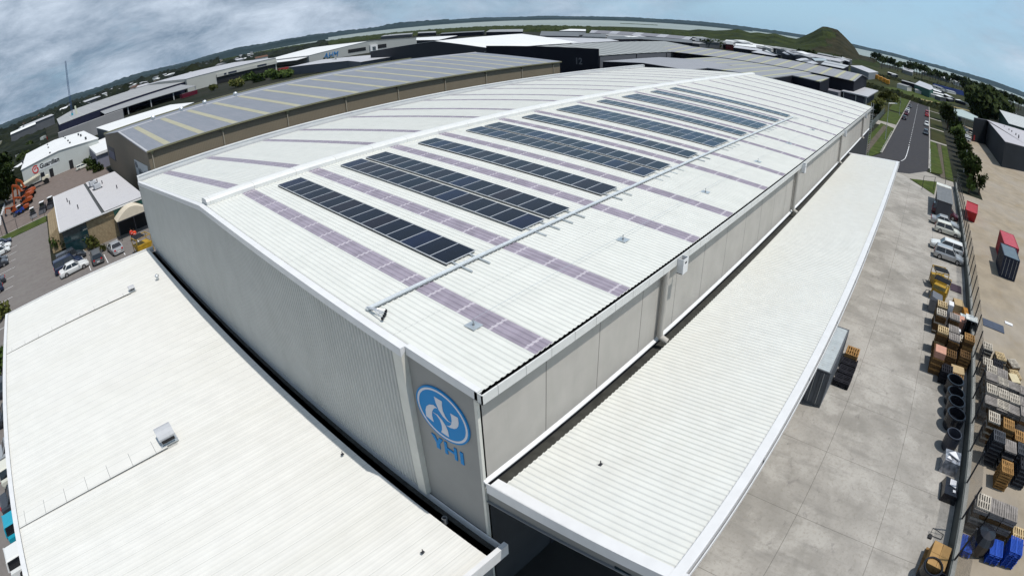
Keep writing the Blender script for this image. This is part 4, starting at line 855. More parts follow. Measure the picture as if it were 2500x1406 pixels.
stack('with torn boards on top', 35.0, -21.4, 7, ['pale', 'dark grey'], group=NG, rz=.2)
stack('leaning and broken at the far right', 35.4, -23.1, 5, ['bleached', 'brown'], group=NG, rz=.5)
stack('beside the broken ones at far right', 33.3, -23.0, 6, ['pale', 'orange-brown'], group=NG, rz=.3)
stack('with orange boards beyond the fence', 31.8, -21.2, 6, ['orange-brown', 'brown'], group=NG)
board('plywood_sheet', 'cream plywood sheet lying on the neighbour pallets', 'board', 31.8, -22.6, 1.2, 1.2, 1.0, .04, M('cream_board', (.52, .45, .3), .8, 0, .06, 3), .3)
board('crate_base', 'stack of rough timber packing under the cream plywood sheet', 'timber', 31.8, -22.6, 0, 1.2, 1.0, 1.19, M('tan_board', (.4, .3, .17)), .3)
board('rubber_mat', 'dark blue-grey sheet lying in the neighbour yard beyond the pallets', 'mat', 42.8, -21.5, .0, 1.6, 2.6, .06, M('mat_blue', (.07, .085, .12), .8, 0, .1, 2))
board('white_sheet', 'small white sheet lying in the neighbour yard', 'sheet', 44.7, -23.6, .0, .5, 1.0, .08, M('carton_white', (.7, .7, .72)))
# cages and bins
def cage_bin(label, x, y, rz, s=1.0, lid=True, group='yellow steel bins'):
    t = thing('yellow_bin', label, 'bin', (x, y, 0), rz, group)
    yel = add_stain(M('bin_yellow', (.38, .23, .015), .55, 0, .2, 2), 3, (.2, .12, .03), .6, .8, .6)
    m = MB(); m.hexa([(-.7*s, -.75*s, .1), (.6*s, -.75*s, .1), (.6*s, .75*s, .1), (-.7*s, .75*s, .1), (-.95*s, -.8*s, 1.0*s), (.8*s, -.8*s, 1.0*s), (.8*s, .8*s, 1.0*s), (-.95*s, .8*s, 1.0*s)]); m.build('bin_body', yel, t)
    m = MB()
    for a in (-.95, .8):
        for b in (-.8, .8): m.bar((a*s, b*s, .0), (a*s, b*s, 1.75*s), .07, .07)
    for b in (-.8, .8): m.bar((-.95*s, b*s, 1.72*s), (.8*s, b*s, 1.72*s), .07, .07)
    for a in (-.95, .8): m.bar((a*s, -.8*s, 1.72*s), (a*s, .8*s, 1.72*s), .07, .07)
    m.build('cage_frame', yel, t)
    if lid: m = MB(); m.ribbed((-.9*s, -.85*s, 1.8*s), (1, 0, 0), 1.1*s, (0, 1.7*s, .05), (0, 0, 1), .22, .06, .4, .1); m.build('ribbed_lid', black, t)
    return t
cage_bin('yellow wheeled bin with a ribbed black lid, nearer of the two by the fence', 44.6, -14.9, R_(-10), 1.05)
cage_bin('yellow bin with its black lid hanging open, farther of the two by the fence', 47.4, -14.6, R_(15), 1.0)
cage_bin('yellow bin with a black lid tucked beside the warehouse gable and low roof', 0.6, 59.4, R_(10), 1.2)
t = thing('lidded_bin', 'grey plastic bin with a sloping lid beside the yellow bins', 'bin', (41.2, -14.4, 0))
m = MB(); m.hexa([(-.7, -.55, 0), (.7, -.55, 0), (.7, .55, 0), (-.7, .55, 0), (-.8, -.65, 1.2), (.8, -.65, 1.2), (.8, .65, 1.2), (-.8, .65, 1.2)]); m.build('bin_body', M('bin_grey', (.16, .17, .19), .5, 0, .08, 2), t); m = MB(); m.hexa([(-.82, -.67, 1.2), (.82, -.67, 1.2), (.82, .67, 1.2), (-.82, .67, 1.2), (-.82, -.6, 1.3), (.82, -.6, 1.3), (.7, .5, 1.5), (-.7, .5, 1.5)]); m.build('lid', M('bin_lid', (.12, .125, .14), .5), t)
# black plastic tubs, wrapped loads
def tub(label, x, y, r, h, mat=None, open_=True):
    t = thing('plastic_tub', label, 'tub', (x, y, 0), rnd.random()*3, 'black plastic tubs along the yard wall')
    m = MB(); pr = [(r*.88, 0), (r*.95, .05), (r, h*.5), (r*.97, h), (r*.86, h), (r*.85, h*.45), (.02, h*.42)] if open_ else [(r*.9, 0), (r, .1), (r*1.02, h*.8), (r*.8, h), (.02, h*1.04)]
    m.revolve(pr, 20); m.build('tub_body', mat or M('tub_black', (.012, .013, .018), .2, 0, spec=.6), t)
    m = MB(); a = [(r*1.0*math.cos(2*PI*i/20), r*1.0*math.sin(2*PI*i/20), h*.93) for i in range(20)]
    for i in range(20): m.bar(a[i], a[(i+1) % 20], .05, .06)
    m.build('rolled_rim', M('tub_black', (.012, .013, .018)), t); return t
tub('black open tub nearest the loose black pallets', 28.4, -16.8, .76, 1.1)
tub('black open tub, second from the loose black pallets', 26.95, -16.95, .76, 1.0)
tub('black open tub, third along the wall', 25.6, -17.0, .72, 1.15)
tub('large black open tub at the near end of the group of four', 24.2, -17.1, .78, 1.1)
tub('dark grey open tub next to the clear-wrapped load', 21.9, -17.05, .6, 1.15, M('tub_grey', (.045, .05, .065), .3))
tub('black tyre-like tub at the bottom edge of the photo beside the cartons', 11.1, -17.25, .62, 1.0)
tub('second black tyre-like tub at the bottom edge', 10.6, -18.0, .4, .9)
t = thing('covered_load', 'tall black-covered load among the blue pallets by the fence', 'covered load', (14.4, -20.3, 0)); MB().revolve([(.6, 0), (.78, .1), (.8, .9), (.6, 1.3), (.02, 1.4)], 12).build('black_cover', M('tub_black', (.012, .013, .018)), t)
t = thing('wrapped_load', 'pallet load wrapped in shiny clear film by the yard wall', 'wrapped load', (20.0, -17.25, 0))
m = MB(); m.hexa([(-.7, -.65, 0), (.7, -.65, 0), (.7, .65, 0), (-.7, .65, 0), (-.6, -.58, .85), (.55, -.58, .9), (.6, .58, .8), (-.6, .55, .9)]); m.build('film', M('wrap_film', (.3, .31, .34), .12, .3, .6, 3.5, detail=6), t); m = MB(); m.slab([(-.3, -.5, .9), (.4, -.1, .92), (.1, .4, .9)], (0, 0, .06)); m.slab([(-.5, .1, .88), (-.2, .3, .9), (-.45, .5, .9)], (0, 0, .08)); m.build('loose_sheet', M('carton_white', (.7, .7, .72)), t)
t = thing('rubbish_sack', 'black sack-covered pallet with a white sheet on top by the yard wall', 'wrapped load', (17.7, -17.55, 0), .1)
m = MB(); m.hexa([(-.85, -.55, 0), (.8, -.55, 0), (.9, .5, 0), (-.75, .6, 0), (-.75, -.45, .55), (.65, -.45, .5), (.75, .4, .6), (-.6, .5, .5)]); m.build('black_sheet', M('tub_black', (.012, .013, .018)), t); m = MB(); m.slab([(-.1, -.3, .58), (.55, -.35, .58), (.6, .1, .58), (.1, .15, .58)], (0, 0, .04)); m.slab([(-.45, -.3, .56), (-.25, -.3, .56), (-.25, -.1, .56), (-.45, -.1, .56)], (0, 0, .04)); m.build('white_sheet', M('carton_white', (.7, .7, .72)), t)
t = thing('carton_stack', 'brown cartons strapped on a pallet by the yard wall', 'cartons', (12.0, -17.5, 0), R_(-6))
for a in (-.42, .42):
    for b in (-.3, .3): MB().box(a-.41, b-.29, .15, a+.41, b+.29, .9).build('carton', M('carton_brown', (.36, .22, .09), .85, 0, .08, 3), t)
MB().box(-.95, -.6, 0, .95, .75, .14).build('base_pallet', M('pallet_orange_brown', (.36, .19, .06)), t)
t = thing('broken_chair', 'small tipped metal frame lying by the yard wall', 'scrap', (14.0, -17.4, 0))
m = MB(); m.bar((0, -.3, .05), (0, .5, .05), .03, .03); m.bar((.4, -.4, .05), (.3, .5, .3), .03, .03); m.bar((0, .5, .05), (.3, .5, .3), .03, .03); m.bar((0, -.3, .05), (.4, -.4, .05), .03, .03); m.build('bent_frame', steel_dark, t); MB().box(-.25, .35, 0, .05, .6, .1).build('seat', black, t)
# timber behind the container
stack('behind the grey container at the canopy edge', 27.6, -8.15, 5, ['orange-brown'], group='pallets behind the grey container')
for i, x in enumerate((26.6, 25.4, 24.2)): stack('right of the grey container, %s' % names[i], x, -8.2, 3, ['black'], rz=R_(90), group='pallets behind the grey container')
for c, lst in LOW.items():
    m = MB(); V0 = [v.co.copy() for v in PM[c].vertices]; F0 = [tuple(p_.vertices) for p_ in PM[c].polygons]
    for lc, rt in lst:
        ca, sa = math.cos(rt), math.sin(rt); m.add([(lc[0]+v.x*ca-v.y*sa, lc[1]+v.x*sa+v.y*ca, lc[2]+v.z) for v in V0], F0)
    LOW[c] = m
mm_ = MB(); idx = []
o = None
for k_, (c, m) in enumerate(LOW.items()): mm_.add(m.v, m.f); idx += [k_]*len(m.f)
o = mm_.build('stacked_pallets', PM[list(LOW)[0]].materials[0]); o.data.materials.clear()
for c in LOW: o.data.materials.append(PM[c].materials[0])
o.data.polygons.foreach_set('material_index', idx); tag(o, kind='stuff', label='lower pallets in the stacks on both sides of the fence')
# small shed by the gate
t = thing('garden_shed', 'small grey flat-roofed shed behind the maroon people carrier', 'shed', (73.8, -16.6, 0))
MB().box(.3, .1, 0, 9.6, 2.55, 2.45).build('wall', M('shed_wall', (.1, .1, .11), .8), t); m = MB(); m.ribbed((0, 0, 2.5), (0, 1, 0), 2.75, (9.9, 0, .05), (0, 0, 1), .25, .03); m.build('roof', add_stain(M('shed_roof', (.15, .155, .16), .6, 0, .05, 1), 1, (.2, .2, .2), .5, .8, .5), t); m = MB(); m.ribbed((9.9, 0, 2.62), (0, 1, 0), 2.75, (1.7, 0, .02), (0, 0, 1), .25, .05); m.build('porch_roof', white_roof, t); MB().box(11.4, .2, 0, 11.5, .3, 2.6).build('porch_post', steel_dark, t); MB().box(11.4, 2.4, 0, 11.5, 2.5, 2.6).build('porch_post', steel_dark, t)

# ------------------------------------------------------------- people
def person(label, x, y, rz, stride, shirt, arm):
    t = thing('person', label, 'person', (x, y, 0), rz)
    S = 1.76; V_, E_, RD = [], [], []
    def nd(p_, r, par=None):
        V_.append(p_); RD.append(r); i = len(V_)-1
        if par is not None: E_.append((par, i))
        return i
    pel = nd((0, 0, .93), .15); wst = nd((.01, 0, 1.08), .135, pel); ch = nd((.02, 0, 1.3), .165, wst); nk = nd((.02, 0, 1.5), .06, ch); hd0 = nd((.035, 0, 1.6), .09, nk); hd = nd((.03, 0, 1.7), .085, hd0)
    for s in (-1, 1):
        hp = nd((0, s*.1, .88), .1, pel); kn = nd((.12*stride*s, s*.11, .5), .065, hp); an = nd((.22*stride*s-.04, s*.11, .1), .045, kn); nd((.22*stride*s+.13, s*.12, .05), .035, an)
        sh = nd((.02, s*.2, 1.43), .06, ch); el = nd((-.03+arm*s*.1, s*.27, 1.16), .042, sh); wr = nd((.12+arm*s*.12, s*.25, .93), .028, el); pm = nd((.15+arm*s*.12, s*.25, .86), .032, wr)
        for q in range(4): f0 = nd((.15+arm*s*.12+.018*(q-1.5), s*.255, .81), .009, pm); nd((.155+arm*s*.12+.018*(q-1.5), s*.25, .765+.006*abs(q-1.5)), .008, f0)
        th_ = nd((.18+arm*s*.12, s*.235, .84), .01, pm); nd((.19+arm*s*.12, s*.23, .81), .009, th_)
    me = bpy.data.meshes.new('body'); me.from_pydata(V_, E_, []); o = bpy.data.objects.new('body', me); COL.objects.link(o)
    sk = o.modifiers.new('s', 'SKIN'); ss = o.modifiers.new('d', 'SUBSURF'); ss.levels = 1
    for i, v in enumerate(me.skin_vertices[0].data): v.radius = (RD[i], RD[i]); v.use_root = (i == 0)
    dg = bpy.context.evaluated_depsgraph_get(); m2 = bpy.data.meshes.new_from_object(o.evaluated_get(dg)); bpy.data.objects.remove(o)
    b = bpy.data.objects.new('body', m2); COL.objects.link(b); b.parent = t; m2.materials.clear()
    for q in (M('skin', (.35, .19, .12), .6), M('dark_trousers', (.015, .017, .025), .9), shirt, M('boots', (.02, .015, .012), .8)): m2.materials.append(q)
    for p_ in m2.polygons:
        z = p_.center.z; ay = abs(p_.center.y)
        p_.material_index = 3 if z < .12 else (1 if z < .96 and not (ay > .2 and z > .7) else (2 if z < 1.49 and not (ay > .21 and z < 1.12) else 0)); p_.use_smooth = True
    MB().revolve([(.085, 0), (.105, .06), (.1, .13), (.06, .17), (.01, .18)], 12, (.015, 0, 1.64)).build('hair', M('brown_hair', (.03, .018, .01), .9), t, smooth=True)
    MB().box(.11, -.012, 1.63, .14, .012, 1.67).build('nose', M('skin', (.35, .19, .12)), b)
    m = MB(); a = [(.185*math.cos(2*PI*i/14)+.015, .225*math.sin(2*PI*i/14)) for i in range(14)]
    for (x1, z1), (x2, z2) in (((1.0, .98), (1.0, 1.2)), ((1.0, 1.2), (1.0, 1.42)), ((1.0, 1.42), (.7, 1.5))):
        m.add([(p_[0]*x1, p_[1]*x1, z1) for p_ in a]+[(p_[0]*x2, p_[1]*x2, z2) for p_ in a], [(i, (i+1) % 14, 14+(i+1) % 14, 14+i) for i in range(14)])
    m.build('safety_vest', shirt, t, smooth=True); MB().revolve([(.21, 1.12), (.21, 1.17)], 16, (.015, 0, 0)).build('reflective_band', M('reflective', (.6, .62, .6), .3), t)
HV = M('hi_vis_orange', (.8, .07, .02), .7)
person('worker in an orange shirt and dark trousers with his back to the camera', .55, 65.1, R_(75), .8, HV, .3)
person('worker in an orange vest walking beside the man with the bright orange back', .25, 66.0, R_(120), 1.0, M('hi_vis_red', (.6, .05, .03), .7), .8)
# ------------------------------------------------------------- buildings
def lined(name, col, axis, period, off, width, lc, st=1.0, rough=.55, var=.05):
    return add_lines(M(name, col, rough, 0, var, .15, detail=8), axis, period, off, width, lc, st)
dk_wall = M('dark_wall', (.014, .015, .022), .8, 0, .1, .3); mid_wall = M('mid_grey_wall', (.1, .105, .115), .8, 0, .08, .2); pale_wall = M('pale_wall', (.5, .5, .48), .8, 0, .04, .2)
roof_grey = add_stain(M('grey_roof', (.27, .275, .28), .6, 0, .06, .1, detail=8), .05, (.2, .2, .19), .5, .8, .6); roof_white = M('far_white_roof', (.7, .7, .69), .5, 0, .03, .1); roof_pale = M('pale_roof', (.42, .42, .44), .55, 0, .05, .1)
def pb(name, label, cat, pts, wallmat=mid_wall, roofmat=roof_grey, parts=(), ov=.3, group=None, bases=0.0, thick=.12):
    """building whose roof outline is given as photo pixels with heights; its walls go straight down to the ground"""
    P = [at(x, y, z) for x, y, z in pts]; n = len(P)
    area = sum(P[i].x*P[(i+1) % n].y-P[(i+1) % n].x*P[i].y for i in range(n))
    if area < 0: P.reverse()
    c = sum(P, Vector())/n; t = thing(name, label, cat, (c.x, c.y, 0), 0, group)
    Q = [Vector((p.x-c.x, p.y-c.y, p.z)) for p in P]
    m = MB(); m.add([(q.x, q.y, bases-.05) for q in Q]+[(q.x, q.y, q.z-.1) for q in Q], [tuple(range(n-1, -1, -1)), tuple(range(n, 2*n))]+[(i, (i+1) % n, n+(i+1) % n, n+i) for i in range(n)]); m.build('wall', wallmat, t)
    m = MB(); E = []
    for q in Q: d = Vector((q.x, q.y, 0)); E.append(q+d.normalized()*ov)
    m.add([(q.x, q.y, q.z-thick+.04) for q in E]+[(q.x, q.y, q.z+.04) for q in E], [tuple(range(n-1, -1, -1)), tuple(range(n, 2*n))]+[(i, (i+1) % n, n+(i+1) % n, n+i) for i in range(n)]); m.build('roof', roofmat, t)
    return t, c
def face_boxes(t, name, mat, A, B, items, d=.06, group=None):
    """openings on the wall from A to B (world xy): items = (u0, u1, z0, z1) in metres along the wall; outwards = right of A->B"""
    A, B = Vector((A[0], A[1], 0)), Vector((B[0], B[1], 0)); u = (B-A).normalized(); nrm = Vector((u.y, -u.x, 0)); l = t.location
    for a, b, z0, z1 in items:
        p = A+u*a-Vector((l.x, l.y, 0)); q = A+u*b-Vector((l.x, l.y, 0)); o1, o2 = -nrm*.1, nrm*d; z0 -= l.z; z1 -= l.z
        MB().hexa([Vector((0, 0, z0))+p+o1, Vector((0, 0, z0))+p+o2, Vector((0, 0, z0))+q+o2, Vector((0, 0, z0))+q+o1, Vector((0, 0, z1))+p+o1, Vector((0, 0, z1))+p+o2, Vector((0, 0, z1))+q+o2, Vector((0, 0, z1))+q+o1]).build(name, mat, t)
def gable(name, label, x0, y0, x1, y1, eave, ridge, axis, wallmat, roofmat, ov=.25, cat='building', rpos=.5, z_far=None):
    t = thing(name, label, cat, (x0, y0, 0)); lx, ly = x1-x0, y1-y0; zf = z_far or eave
    m = MB()
    if axis == 'x':
        r = ly*rpos; m.slab([(0, 0, 0), (0, ly, 0), (0, ly, zf), (0, r, ridge), (0, 0, eave)], (lx, 0, 0)); m.build('wall', wallmat, t)
        s1, s2 = (ridge-eave)/r, (ridge-zf)/(ly-r)
        MB().hexa([(-ov, -ov, eave-ov*s1-.02), (lx+ov, -ov, eave-ov*s1-.02), (lx+ov, r, ridge-.02), (-ov, r, ridge-.02), (-ov, -ov, eave-ov*s1+.1), (lx+ov, -ov, eave-ov*s1+.1), (lx+ov, r, ridge+.1), (-ov, r, ridge+.1)]).build('roof_slope', roofmat, t)
        MB().hexa([(-ov, r, ridge-.02), (lx+ov, r, ridge-.02), (lx+ov, ly+ov, zf-ov*s2-.02), (-ov, ly+ov, zf-ov*s2-.02), (-ov, r, ridge+.1), (lx+ov, r, ridge+.1), (lx+ov, ly+ov, zf-ov*s2+.1), (-ov, ly+ov, zf-ov*s2+.1)]).build('roof_slope', roofmat, t)
    else:
        r = lx*rpos; m.slab([(0, 0, 0), (0, 0, eave), (r, 0, ridge), (lx, 0, zf), (lx, 0, 0)], (0, ly, 0)); m.build('wall', wallmat, t)
        s1, s2 = (ridge-eave)/r, (ridge-zf)/(lx-r)
        MB().hexa([(-ov, -ov, eave-ov*s1-.02), (r, -ov, ridge-.02), (r, ly+ov, ridge-.02), (-ov, ly+ov, eave-ov*s1-.02), (-ov, -ov, eave-ov*s1+.1), (r, -ov, ridge+.1), (r, ly+ov, ridge+.1), (-ov, ly+ov, eave-ov*s1+.1)]).build('roof_slope', roofmat, t)
        MB().hexa([(r, -ov, ridge-.02), (lx+ov, -ov, zf-ov*s2-.02), (lx+ov, ly+ov, zf-ov*s2-.02), (r, ly+ov, ridge-.02), (r, -ov, ridge+.1), (lx+ov, -ov, zf-ov*s2+.1), (lx+ov, ly+ov, zf-ov*s2+.1), (r, ly+ov, ridge+.1)]).build('roof_slope', roofmat, t)
    return t
# tan warehouse
tan_wall = M('tan_cladding', (.2, .165, .115), .6, 0, .05, .5); add_lines(tan_wall, 0, .3, 0, .06, (.15, .125, .09), .7)
tan_end = M('tan_end_cladding', (.17, .14, .1), .6, 0, .05, .5)
tan_roof = add_stain(M('weathered_roof', (.2, .215, .245), .55, 0, .05, .3, detail=10), .4, (.25, .25, .28), .45, .7, .7, (3, .3, 1))
add_lines(tan_roof, 0, .22, 0, .03, (.15, .155, .17), .6)
tn = thing('tan_warehouse', 'long tan warehouse with a weathered grey roof and yellow skylight stripes', 'warehouse', (7.5, 79.5, 0))
TX, TY, TE, TR = 101.0, 60.9, 9.2, 11.05
MB().box(.0, .0, 0, TX, .2, TE-.05).build('long_wall', tan_wall, tn); MB().box(0, TY-.2, 0, TX, TY, TE-.05).build('long_wall', tan_wall, tn)
for x in (-.02, TX-.2): MB().slab([(x, -.02, 0), (x, TY+.02, 0), (x, TY, TE-.05), (x, TY/2, TR-.1), (x, 0, TE-.05)], (.22, 0, 0)).build('gable_wall', tan_end, tn)
ts = (TR-TE)/(TY/2)
sl1 = MB().hexa([(-.15, -.3, TE-.3*ts-.06), (TX+.15, -.3, TE-.3*ts-.06), (TX+.15, TY/2, TR-.06), (-.15, TY/2, TR-.06), (-.15, -.3, TE-.3*ts), (TX+.15, -.3, TE-.3*ts), (TX+.15, TY/2, TR), (-.15, TY/2, TR)]).build('roof_slope', tan_roof, tn)
MB().hexa([(-.15, TY/2, TR-.06), (TX+.15, TY/2, TR-.06), (TX+.15, TY+.2, TE-.06), (-.15, TY+.2, TE-.06), (-.15, TY/2, TR), (TX+.15, TY/2, TR), (TX+.15, TY+.2, TE), (-.15, TY+.2, TE)]).build('roof_slope', tan_roof, tn)
yel_sky = M('yellow_skylight', (.36, .34, .235), .5, 0, .08, .6)
for i in range(16):
    x = 3.0+6.15*i; m = MB(); m.hexa([(x, .05, TE+.003), (x+1.15, .05, TE+.003), (x+1.15, TY/2-1.5, TR-1.5*ts+.003), (x, TY/2-1.5, TR-1.5*ts+.003), (x, .05, TE+.02), (x+1.15, .05, TE+.02), (x+1.15, TY/2-1.5, TR-1.5*ts+.02), (x, TY/2-1.5, TR-1.5*ts+.02)]); m.build('skylight', yel_sky, sl1)
m = MB(); m.slab([(-.2, TY/2-.5, TR-.02), (-.2, TY/2+.5, TR-.02), (-.2, TY/2, TR+.08)], (TX+.4, 0, 0)); m.build('ridge_cap', roof_pale, tn)
m = MB(); m.box(-.2, -.5, TE-.28, TX+.2, -.3, TE-.02); m.build('gutter', M('tan_gutter', (.21, .2, .12), .5), tn); m = MB(); m.hexa([(-.3, -.4, TE-.2), (.05, -.4, TE-.2), (.05, TY/2, TR-.1), (-.3, TY/2, TR-.1), (-.3, -.4, TE+.03), (.05, -.4, TE+.03), (.05, TY/2, TR+.12), (-.3, TY/2, TR+.12)]); m.build('barge_flashing', roof_pale, tn)
m = MB(); m.box(-.2, TY-.1, TE-.3, TX+.2, TY+.35, TE+.35); m.build('rear_parapet', M('tan_gutter', (.21, .2, .12)), tn); MB().box(-.1, TY-.9, TE-.02, TX, TY-.12, TE+.04).build('rear_gutter', black, tn)
for x in (.7, 13.4, 25.6, 37.7, 49.7, 61.9, 74.0, 86.1, 98.2):
    dp = MB().rod((x, -.12, 0), (x, -.12, TE-.6), .1, 8).build('downpipe', M('tan_pipe', (.36, .32, .25), .5), tn); MB().hexa([(x-.12, -.3, TE-.75), (x+.12, -.3, TE-.75), (x+.12, .0, TE-.75), (x-.12, .0, TE-.75), (x-.35, -.45, TE-.3), (x+.35, -.45, TE-.3), (x+.35, .0, TE-.3), (x-.35, .0, TE-.3)]).build('rain_head', M('tan_gutter', (.21, .2, .12)), dp)
for i, (px, py) in enumerate(((372, 289), (442, 268), (498, 251.6), (566, 231.6))):
    P = at(px, py, TR+.4); v_ = MB().revolve([(.3, 0), (.3, .3), (.5, .4), (.5, .7), (.3, .95), (.02, 1.0)], 14, (P.x-7.5, TY/2+.1, TR)).build('turbine_vent', galv, tn)
sg = MB().box(-.08, 2.4+.0, 3.4, -.02, 15.6, 6.45).build('sign_board', M('sign_pale', (.5, .52, .52), .6), tn)
text_obj('lettering', 'HSA', 1.5, M('sign_dark', (.04, .05, .07), .6), tn, (-.08, 15.2, 5.1), (0, -1, 0), (0, 0, 1), .01, .01, .04)
text_obj('lettering', 'Whitnall', 2.1, M('sign_dark', (.04, .05, .07), .6), tn, (-.08, 12.6, 3.75), (0, -1, 0), (0, 0, 1), .01, .01, .03)
MB().box(-.1, 45.2, 3.4, -.02, 58.6, 6.4).build('sign_board', M('sign_navy', (.025, .03, .05), .5), tn); MB().box(-.12, 46.2, 3.6, -.1, 57.8, 5.4).build('sign_graphic', M('sign_bluegrey', (.1, .11, .17), .5), tn)
# block-walled office next to the gable
bo = thing('block_office', 'small tan block-walled office with teal glass and a pale ribbed roof', 'building', (-9.6, 71, 0))
BX, BY, BH = 13.6, 33, 4.15
MB().box(.1, .3, 0, BX, BY, BH-.12).build('wall', brick_m, bo)
m = MB().ribbed((-.2, -.1, BH+.04), (0, 1, 0), BY+.3, (6.9, 0, 0), (0, 0, 1), .3, .025); m.build('roof', add_stain(add_lines(M('office_grey_roof', (.46, .45, .455), .5, 0, .05, .5), 1, .6, 0, .07, (.28, .27, .3), .7) and M('office_grey_roof', (.46, .45, .455), .5, 0, .05, .5), .5, (.32, .31, .33), .5, .8, .6), bo)
m = MB().ribbed((7.2, -.1, BH+.12), (0, 1, 0), BY+.3, (BX-7.0, 0, 0), (0, 0, 1), .3, .025); m.build('roof', M('office_grey_roof', (.46, .45, .455)), bo)
MB().box(6.72, -.1, BH-.3, 7.18, BY+.2, BH-.02).build('valley_gutter', dark_gutter, bo)
m = MB(); m.box(-.4, -.2, BH-.15, -.2, BY+.3, BH+.1); m.box(-.2, -.25, BH-.15, BX+.1, -.1, BH+.04); m.build('roof_edge', flash_white, bo)
g1 = MB().box(.0, .22, .4, 4.0, .3, BH-.15).build('window', glass_dark, bo); MB().box(0, .2, 2.1, 4.0, .22, 2.16).build('glazing_bar', steel_dark, g1)
teal = M('teal_panel', (.02, .1, .085), .3); MB().box(8.6, .2, 2.6, 13.4, .3, BH-.15).build('teal_panel', teal, bo); MB().box(8.7, .22, 0, 13.3, .3, 2.6).build('entrance_glass', black, bo)
for i, (x, y) in enumerate(((2.3, 20.5), (2.6, 17), (3.7, 10.2), (9.3, 28), (9.9, 24), (11.4, 13.5))):
    q = MB().rod((x, y, BH), (x, y, BH+.75), .09, 8).build('flue', steel_dark, bo)
MB().hexa([(-2.5, 7, 0), (-.0, 7, 0), (-.0, 27, 0), (-2.5, 27, 0), (-2.3, 7.5, 2.6), (.0, 7.5, 3.6), (0, 26.5, 3.6), (-2.3, 26.5, 2.6)]).build('side_annexe', brick_m, bo)
for i, (x, y) in enumerate(((8.1, 25.5), (8.5, 20.8))):
    P = Vector((-9.6+x, 71+y, BH+.15)); t = thing('air_conditioner', 'rooftop air conditioner on the block-walled office, %s one' % ('farther', 'nearer')[i], 'air conditioner', P, .1)
    MB().box(-.6, -.9, .15, .6, .9, .95).build('casing', M('vent_grey', (.45, .46, .48)), t); MB().revolve([(.4, 0), (.4, .06)], 14, (0, .4, .95)).build('fan_guard', steel_dark, t); MB().box(-.9, -.8, 0, -.65, .8, .1).build('base_rail', steel_dark, t); MB().box(.65, -.8, 0, .9, .8, .1).build('base_rail', steel_dark, t)
aw = thing('awning', 'curved cream awning over the entrance of the block-walled office', 'awning', (-1.2, 68.2, 0))
n = 14; arc = [(5.2*i/n, 2.75+1.35*math.sin(PI*i/n)) for i in range(n+1)]
cloth = M('awning_cream', (.6, .53, .42), .8, 0, .05, 2)
m = MB(); m.add([(x, 0, z) for x, z in arc]+[(x, 3.0, z+.0) for x, z in arc], [(i, i+1, n+2+i, n+1+i) for i in range(n)]); m.build('canopy_sheet', cloth, aw)
m = MB(); m.add([(x, -.01, z) for x, z in arc], [tuple(range(n+1))]); m.build('end_panel', cloth, aw)
for x in (.1, 2.6, 5.1): MB().rod((x, .02, 0), (x, .02, 2.72), .045, 8).build('post', steel_dark, aw)
MB().box(0, 0, 2.6, 5.2, .06, 2.74).build('front_beam', steel_dark, aw)
# white building with the red logo
gw = lined('guardian_wall', (.46, .48, .46), 0, 4.0, .3, .05, (.35, .36, .35), .6)
gb = gable('white_workshop', 'white gabled workshop carrying a red and black sign', -19.6, 174, 8.6, 240, 6.0, 6.95, 'y', gw, roof_white, rpos=.5)
l = gb.location
for x, z0, z1 in ((-10.1, .0, 2.6), (-2.8, .0, 2.7)): face_boxes(gb, 'door', black, (-19.6, 174), (8.6, 174), [(x+19.6, x+21.0, z0, z1)])
sb = face_boxes(gb, 'sign_board', M('sign_offwhite', (.56, .58, .58), .6), (-19.6, 174), (8.6, 174), [(3.6, 13.2, 3.3, 5.35)], .05)
text_obj('lettering', 'Guardian', 1.95, M('sign_black', (.015, .015, .02), .5), gb, (6.5, -.06, 3.9), (1, 0, 0), (0, 0, 1), .01, .01, .07)
red = M('sign_red', (.5, .06, .05), .5)
def arcband(cx, cz, r0, r1, a0, a1, n=16): return [(cx+r1*math.cos(R_(a0+(a1-a0)*i/n)), cz+r1*math.sin(R_(a0+(a1-a0)*i/n))) for i in range(n+1)]+[(cx+r0*math.cos(R_(a1-(a1-a0)*i/n)), cz+r0*math.sin(R_(a1-(a1-a0)*i/n))) for i in range(n+1)]
for poly in (arcband(4.95, 4.3, .85, 1.3, 45, 260), arcband(5.0, 4.3, .1, .6, 60, 200), arcband(5.0, 4.05, .55, 1.05, -110, 60)):
    MB().slab([(x, -.075, z) for x, z in poly], (0, .02, 0)).build('logo_stroke', red, gb)
for i, (px, py) in enumerate(((116, 354), (118, 361), (122, 374), (155, 334.5), (159, 338), (166, 344), (170.5, 349), (191, 328), (197, 330), (209, 337), (55, 395))):
    P = at(px, py, 6.9); MB().box(P.x-l.x-.3, P.y-l.y-.8, 6.4, P.x-l.x+.3, P.y-l.y+.8, 7.2).build('roof_vent', steel_dark, gb)
pb('entrance_lobby', 'small white flat-roofed lobby beside the white workshop', 'building', [(214, 355, 4.5), (259, 336, 4.5), (263, 364, 4.5), (234, 375, 4.5)], M('lilac_wall', (.2, .2, .25), .7), roof_white, ov=.5, thick=.7)
pb('side_canopy', 'narrow white canopy roof left of the white workshop', 'canopy', [(19, 419, 4.5), (53, 397, 4.6), (56, 400, 4.4), (24, 421, 4.3)], dk_wall, roof_white, ov=.05)
